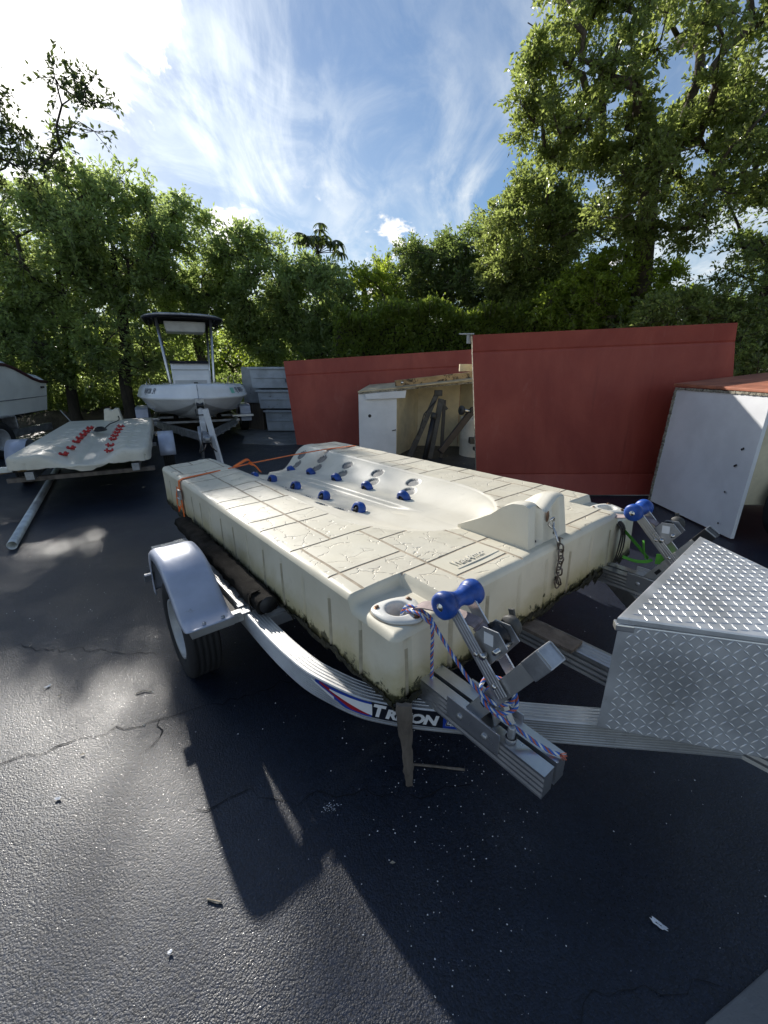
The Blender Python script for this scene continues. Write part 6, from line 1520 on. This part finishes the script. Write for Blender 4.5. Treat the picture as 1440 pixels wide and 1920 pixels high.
def vegetation():
    tot = 0; LH, LO, LI, LB, LD, LF = (MAT[k] for k in ('leaf_hedge', 'leaf_oak', 'leaf_ivy', 'leaf_bright', 'leaf_dark', 'leaf_far'))
    grp = 'bushy trees along the back of the yard'
    E = lambda x, y, z, rx, ry, rz, w=1.0: ((x, y, z), (rx, ry, rz), w)
    def T(*a, **k):
        nonlocal tot; r, n = tree(*a, **k); tot += n; return r
    # row of bushy trees on the left, trunks in view underneath
    T('bushy_tree', 'dense green tree at the far left behind the large pale boat', 'tree', [(-10.49, 11.7, 0.1), (-10.32, 11.61, 1.42), (-9.98, 11.52, 2.62), (-9.89, 11.44, 3.83)], [E(-9.98, 11.44, 3.83, 1.63, 1.29, 1.38, 2), E(-9.46, 11.18, 2.11, 1.46, 1.03, 1.03, 1.3)], 125, 21, LH, MAT['bark_dark'], 0.105, (11, 20), 0.62, 0.12, rmin=0.008)
    T('bushy_tree', 'green tree with several dark stems, second from the left in the back row', 'tree', [(-8.34, 11.44, 0.1), (-8.26, 11.44, 1.08), (-8.0, 11.35, 2.11), (-7.83, 11.35, 4.0)], [E(-7.91, 11.35, 4.17, 1.46, 1.20, 1.42, 2), E(-8.26, 11.09, 2.19, 1.29, 0.95, 1.03, 1.2)], 125, 22, LH, MAT['bark_dark'], 0.105, (11, 20), 0.62, 0.13, rmin=0.008)
    T('bushy_tree', 'tallest rounded tree of the left row, its top reaching above its neighbours', 'tree', [(-6.7, 11.27, 0.1), (-6.7, 11.27, 1.25), (-6.44, 11.18, 2.28), (-6.36, 11.18, 4.17)], [E(-6.34, 11.18, 4.43, 1.29, 1.20, 1.42, 2), E(-6.51, 11.18, 2.19, 1.20, 0.95, 1.03, 1.2)], 125, 23, LH, MAT['bark_dark'], 0.105, (11, 20), 0.60, 0.14, rmin=0.008)
    T('bushy_tree', 'green tree behind the T-top of the console boat', 'tree', [(-5.3, 13.6, 0.2), (-5.4, 13.5, 1.2), (-5.6, 13.4, 2.4), (-5.4, 13.3, 3.8)], [E(-5.6, 13.3, 4.4, 1.45, 1.3, 1.5, 2), E(-5.4, 13.4, 3.0, 1.4, 1.0, 0.8, 0.9)], 115, 24, LH, MAT['bark_dark'], 0.11, (11, 20), 0.58, 0.12, rmin=0.008)
    T('bushy_tree', 'lower green tree between the console boat and the umbrella shaped tree', 'tree', [(-3.7, 13.5, 0.2), (-3.6, 13.4, 1.2), (-3.3, 13.3, 2.2), (-3.4, 13.2, 3.4)], [E(-3.6, 13.2, 3.8, 1.25, 1.2, 1.3, 2), E(-3.2, 13.2, 2.5, 1.3, 1.0, 0.9, 1)], 110, 25, LH, MAT['bark_dark'], 0.11, (11, 20), 0.56, 0.11, rmin=0.008)
    T('bushy_tree', 'small green tree right below the umbrella shaped tree', 'tree', [(-2.0, 13.3, 0.2), (-1.9, 13.2, 1.2), (-1.9, 13.2, 3.0)], [E(-1.95, 13.1, 3.2, 1.2, 1.1, 1.25, 2), E(-1.4, 12.9, 2.0, 1.2, 0.9, 0.9, 1)], 110, 26, LH, MAT['bark_dark'], 0.105, (11, 20), 0.54, 0.10, rmin=0.008)
    T('bushy_tree', 'yellow green bush at the left end of the ivy hedge', 'tree', [(-0.5, 13.4, 0.2), (-0.4, 13.4, 1.4), (-0.3, 13.3, 2.8)], [E(-0.35, 13.2, 3.1, 0.9, 0.9, 1.15, 2)], 42, 27, LB, MAT['bark_dark'], 0.10, (11, 20), 0.50, 0.08, rmin=0.008)
    # sunlit undergrowth seen between the trunks
    for k, (x, w) in enumerate(((-13.5, 2.4), (-10.6, 2.2), (-8.0, 2.0), (-5.6, 2.2), (-3.2, 2.2))):
        T('bush', ('pale sunlit bush far behind the large boat', 'sunlit bush seen between stems behind the white dock', 'sunlit bush low between the dark trunks left of the console boat', 'yellow green bush seen through the posts of the T-top', 'yellow green bush behind the stacked white bins')[k], 'bush', [(x, 16.2, 0.2), (x + .1, 16.2, 0.8), (x, 16.2, 1.6)], [E(x, 16.2, 1.7, w * 0.75, 0.9, 1.25, 1)], 34, 40 + k, LB, MAT['bark'], 0.12, (9, 18), 0.62, 0.06, rmin=0.008, twigs=False)
    # the wood beyond, one dark mass
    rng = np.random.RandomState(90); n = 60000; x = rng.uniform(-22, 16, n); zt = 3.3 + 0.5 * np.sin(x * .9) + 0.4 * np.sin(x * 2.3 + 1) + np.where(x > 2, 1.2, 0) * 0.6
    z = 0.1 + (zt - 0.1) * rng.rand(n) ** 0.85; y = 18.2 + 1.2 * rng.rand(n) - 0.25 * np.sin(x * 3 + z * 2)
    V, F = leaves_mesh(rng, np.stack([x, y, z], 1), np.tile(np.array([[0, -0.6, 0.1]]), (n, 1)), 0.19, 0.6, 0.8)
    for sx in (-1, 1):                                              # it bends round both sides of the yard
        m = 16000; yy = rng.uniform(2, 18.5, m); zz = 0.1 + (3.6 + 0.5 * np.sin(yy * 1.3)) * rng.rand(m) ** 0.85; xx = sx * (19 + 1.2 * rng.rand(m) + 0.3 * np.sin(yy * 3 + zz))
        V2, F2 = leaves_mesh(rng, np.stack([xx, yy, zz], 1), np.tile(np.array([[-sx * 0.6, 0, 0.1]]), (m, 1)), 0.19, 0.6, 0.8); F = np.concatenate([F, F2 + len(V)]); V = np.concatenate([V, V2])
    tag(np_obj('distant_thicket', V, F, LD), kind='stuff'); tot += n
    n = 26000; x = rng.uniform(-15, -1.0, n); y = rng.uniform(12.7, 15.8, n); z = 0.15 + (1.15 + 0.35 * np.sin(x * 1.7) + 0.3 * np.sin(x * 4.1 + 2) + 0.4 * np.sin(y * 2)) * rng.rand(n) ** 1.2
    V, F = leaves_mesh(rng, np.stack([x, y, z], 1), np.tile(np.array([[0, -0.3, 0.6]]), (n, 1)), 0.12, 0.5, 0.9)
    n2 = 15000; x2 = rng.uniform(-13.5, -6.2, n2); y2 = rng.uniform(12.0, 13.2, n2); z2 = 0.35 + (1.5 + 0.4 * np.sin(x2 * 2.3)) * rng.rand(n2) ** 0.9
    V2, F2 = leaves_mesh(rng, np.stack([x2, y2, z2], 1), np.tile(np.array([[0, -0.3, 0.5]]), (n2, 1)), 0.11, 0.5, 0.9)
    V = np.concatenate([V, V2]); F = np.concatenate([F, F2 + n * 4])
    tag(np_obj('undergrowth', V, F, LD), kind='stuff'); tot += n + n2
    # umbrella tree
    ub = thing('umbrella_tree', 'umbrella shaped tree with drooping finger leaves standing out against the sky', 'tree', (-2.04, 14.6, 0.25))
    mb = MB(); mb.tube(smooth_path([(0, 0, 0), (0.05, 0, 2.0), (0, 0, 4.9)], 4), [0.09 - 0.0045 * i for i in range(9)], 8)
    rng = np.random.RandomState(77); leafm = None
    whorls = []
    for k in range(19):
        a = 2.4 * k; r = 0.15 + 0.62 * ((k * 0.37) % 1) ** 0.6; z = 4.85 + 0.55 * math.cos(r * 2.2) + rng.uniform(-.12, .08)
        p = Vector((r * math.cos(a), r * math.sin(a), z)); mb.tube([(0, 0, 4.65), (p.x * .5, p.y * .5, 4.65 + (z - 4.65) * .7), p], 0.012, 4); whorls.append((p, a))
    mb.build('trunk', MAT['bark'], ub, recalc=False)
    lm = MB(); rows = []
    for i in range(7):
        f = i / 6; w = 0.055 * math.sin(PI * min(1, 0.08 + f * 0.92)) ** 0.7; rows.append([(0.06 * f + 0.30 * math.sin(f * 1.25), -w, -0.22 * f * f + 0.015), (0.06 * f + 0.30 * math.sin(f * 1.25), 0, -0.22 * f * f), (0.06 * f + 0.30 * math.sin(f * 1.25), w, -0.22 * f * f + 0.015)])
    lm.smooth = True; lm.grid(rows); proto = None
    for p, a in whorls:
        for q in range(7):
            if proto is None: proto = o = lm.build('leaf', LF, ub, recalc=False)
            else: o = proto.copy(); C.objects.link(o)
            o.location = p; o.rotation_euler = (rng.uniform(-.25, .25), rng.uniform(-.15, .55), 2 * PI * q / 7 + rng.uniform(-.2, .2)); s = rng.uniform(0.7, 1.0); o.scale = (s, s, s)
    # palm
    pm = thing('palm', 'small fan of palm fronds peeking over the hedge below the clouds', 'palm', (-0.62, 14.6, 0.2))
    MB().tube([(0, 0, 0), (0.03, 0, 2.0), (0, 0, 3.72)], [0.11, 0.09, 0.08], 9).build('trunk', MAT['bark'], pm)
    fm = MB(); L = 0.95
    for i in range(2, 22):
        f = i / 22; x = L * f; z = 0.30 * f - 0.42 * f * f; ll = 0.34 * math.sin(PI * (0.12 + 0.8 * f))
        for s in (-1, 1): fm.add([(x, 0, z), (x + ll * .45, s * ll * 0.55, z + 0.05), (x + ll * .75, s * ll, z - 0.04), (x + ll * .42, s * ll * .5, z + 0.035 - 0.03)], [(0, 1, 2, 3)])
    fm.tube([(L * f, 0, 0.30 * f - 0.42 * f * f) for f in np.linspace(0, 1, 8)], 0.010, 4); proto = None
    for k in range(13):
        if proto is None: proto = o = fm.build('frond', MAT['leaf_far'], pm, recalc=False)
        else: o = proto.copy(); C.objects.link(o)
        o.location = (0, 0, 3.70); o.rotation_euler = (random.uniform(-.3, .3), random.uniform(-0.95, 0.25), 2 * PI * k / 13 + random.uniform(-.2, .2))
    # ivy hedge behind the red panels
    rng = np.random.RandomState(31)
    hd = thing('ivy_hedge', 'dark flat topped hedge overgrown with ivy behind the red panels', 'hedge', (3.0, 11.2, 0))
    n = 42000; x = rng.uniform(-1.2, 8.2, n); zt = 2.85 + 0.12 * np.sin(x * 2.1) + 0.10 * np.sin(x * 5.3 + 1) + 0.02 * x
    side = rng.rand(n); z = np.where(side < 0.72, rng.uniform(0.9, 1, n) * 0 + 0.9 + (zt - 0.9) * rng.rand(n), zt + rng.randn(n) * 0.07)
    yb = 10.85 - 0.05 * x
    bulge = 0.10 * np.sin(x * 3.7 + z * 2.9) + 0.08 * np.sin(x * 8.1 - z * 6)
    y = np.where(side < 0.72, yb - bulge + np.abs(rng.randn(n)) * 0.10, yb + rng.rand(n) * 0.9)
    P = np.stack([x - 3.0, y - 11.2, z], 1); out = np.where((side < 0.72)[:, None], np.array([0, -1, -0.3]), np.array([0, -0.3, 1.0]))
    V, F = leaves_mesh(rng, P, out, 0.085, 0.8, 0.7, flat=0.3); np_obj('foliage', V, F, LI, hd); tot += n
    m = 2600; xs = rng.uniform(-1.2, 8.2, m); k_ = np.repeat(xs[:, None], 6, 1)
    sp = MB()
    for q in range(46):                                              # runners standing up from the top
        x0 = rng.uniform(-1.0, 8.0); z0 = 2.85 + 0.12 * math.sin(x0 * 2.1) + 0.10 * math.sin(x0 * 5.3 + 1) + 0.02 * x0
        sp.tube([(x0 - 3, -0.35 - 0.05 * x0, z0 - 0.2), (x0 - 3 + rng.uniform(-.1, .1), -0.35 - 0.05 * x0, z0 + rng.uniform(0.05, 0.3))], 0.006, 3)
    sp.build('runners', MAT['bark_dark'], hd, recalc=False, kind='stuff')
    mb = MB(); mb.grid([[(xx - 3.0, 10.85 - 0.05 * xx + 0.30 - 11.2, 0.0), (xx - 3.0, 10.85 - 0.05 * xx + 0.30 - 11.2, 2.62), (xx - 3.0, 10.85 - 0.05 * xx + 0.75 - 11.2, 2.66), (xx - 3.0, 10.85 - 0.05 * xx + 0.8 - 11.2, 0)] for xx in np.linspace(-1.2, 8.2, 12)]); mb.build('fence_core', MAT['bark_dark'], hd)
    # trees behind the hedge, middle
    T('oak_tree', 'mid sized tree behind the left part of the ivy hedge', 'tree', [(1.2, 14.6, 0.2), (1.2, 14.5, 1.8), (1.3, 14.4, 3.6)], [E(0.9, 14.2, 3.9, 1.15, 1.1, 1.15, 1.2), E(1.9, 14.3, 4.2, 1.1, 1.1, 1.1, 1)], 120, 51, LD, MAT['bark'], 0.09, (11, 24), 0.52, 0.10, rmin=0.007)
    T('oak_tree', 'dark tree behind the middle of the ivy hedge', 'tree', [(3.1, 13.6, 0.2), (3.1, 13.6, 1.8), (3.1, 13.5, 3.6)], [E(2.9, 13.4, 4.1, 1.2, 1.1, 1.25, 1.2), E(3.6, 13.2, 3.5, 1.2, 1.0, 1.0, 0.8)], 120, 52, LD, MAT['bark'], 0.09, (11, 24), 0.52, 0.11, rmin=0.007)
    T('oak_tree', 'leafy tree filling the slope between the hedge and the big oak', 'tree', [(4.1, 11.9, 0.2), (4.1, 11.9, 1.8), (4.0, 11.8, 3.6)], [E(3.5, 11.5, 4.5, 1.1, 1.1, 1.3, 1.2), E(4.6, 11.3, 4.3, 1.3, 1.1, 1.3, 1)], 150, 53, LO, MAT['bark'], 0.085, (11, 26), 0.50, 0.11, rmin=0.007)
    # the big oak on the right
    T('oak_tree', 'huge sunlit oak with glossy leaves filling the upper right', 'tree', [(6.0, 10.6, 0.2), (5.9, 10.4, 1.6), (5.6, 10.1, 3.0), (5.2, 9.7, 4.4), (4.9, 9.3, 5.6)],
      [E(4.6, 9.0, 6.4, 1.9, 1.7, 1.6, 2.4), E(3.4, 8.9, 6.0, 1.3, 1.2, 1.1, 1.5), E(5.2, 8.9, 4.6, 1.5, 1.1, 0.9, 1.5), E(6.4, 8.6, 6.6, 1.7, 1.5, 1.6, 2.0), E(4.4, 9.0, 8.0, 1.8, 1.5, 1.2, 1.6), E(3.0, 8.7, 7.2, 0.9, 0.9, 0.7, 0.6), E(2.75, 8.7, 6.0, 0.6, 0.7, 0.6, 0.35)], 290, 61, LO, MAT['bark'], 0.085, (11, 22), 0.37, 0.19, rmin=0.0065, sag=0.1, gap=0.08)
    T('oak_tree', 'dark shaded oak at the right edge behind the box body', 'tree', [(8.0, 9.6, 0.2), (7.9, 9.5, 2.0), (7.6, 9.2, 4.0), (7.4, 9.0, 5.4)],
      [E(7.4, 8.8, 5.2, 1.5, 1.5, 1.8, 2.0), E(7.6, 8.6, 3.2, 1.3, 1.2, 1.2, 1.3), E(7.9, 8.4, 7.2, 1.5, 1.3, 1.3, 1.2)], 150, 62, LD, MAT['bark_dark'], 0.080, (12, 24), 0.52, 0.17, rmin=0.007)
    T('bush', 'bright yellow green creeper below the fork of the big oak', 'bush', [(5.3, 10.4, 0.2), (5.2, 10.3, 1.2), (5.1, 10.2, 2.4)], [E(5.1, 10.0, 3.2, 1.3, 0.7, 0.7, 1.2), E(4.3, 10.2, 2.9, 0.9, 0.6, 0.5, 0.8)], 85, 63, LB, MAT['bark'], 0.085, (10, 22), 0.42, 0.06, rmin=0.006)
    T('bush', 'tangled bush with pale bare twigs above the big red panel', 'bush', [(6.1, 8.9, 0.1), (6.0, 8.8, 1.0), (5.9, 8.7, 2.0)], [E(5.6, 8.6, 2.2, 1.3, 0.7, 0.7, 1.2), E(6.7, 8.2, 1.7, 1.0, 0.8, 0.8, 1)], 110, 64, LO, MAT['bark'], 0.075, (12, 22), 0.42, 0.06, rmin=0.007)
    # the tree leaning in at the upper left
    T('overhanging_tree', 'thin branched tree leaning in from the left edge against the glare of the sun', 'tree', [(-7.4, 7.2, 0.0), (-7.2, 7.1, 1.8), (-6.4, 6.8, 3.0), (-5.5, 6.5, 3.65), (-4.9, 6.3, 4.3)],
      [E(-5.05, 6.2, 4.55, 0.55, 0.6, 0.55, 1.6), E(-4.0, 6.1, 4.45, 0.75, 0.5, 0.45, 1.1), E(-4.6, 6.1, 3.95, 0.8, 0.5, 0.35, 0.9), E(-5.4, 6.3, 5.4, 0.5, 0.5, 0.35, 0.5)], 80, 71, LF, MAT['bark_dark'], 0.062, (6, 10), 0.26, 0.032, rmin=0.006, sag=0.05)
    return tot
NLEAF = vegetation()
print('leaves', NLEAF)
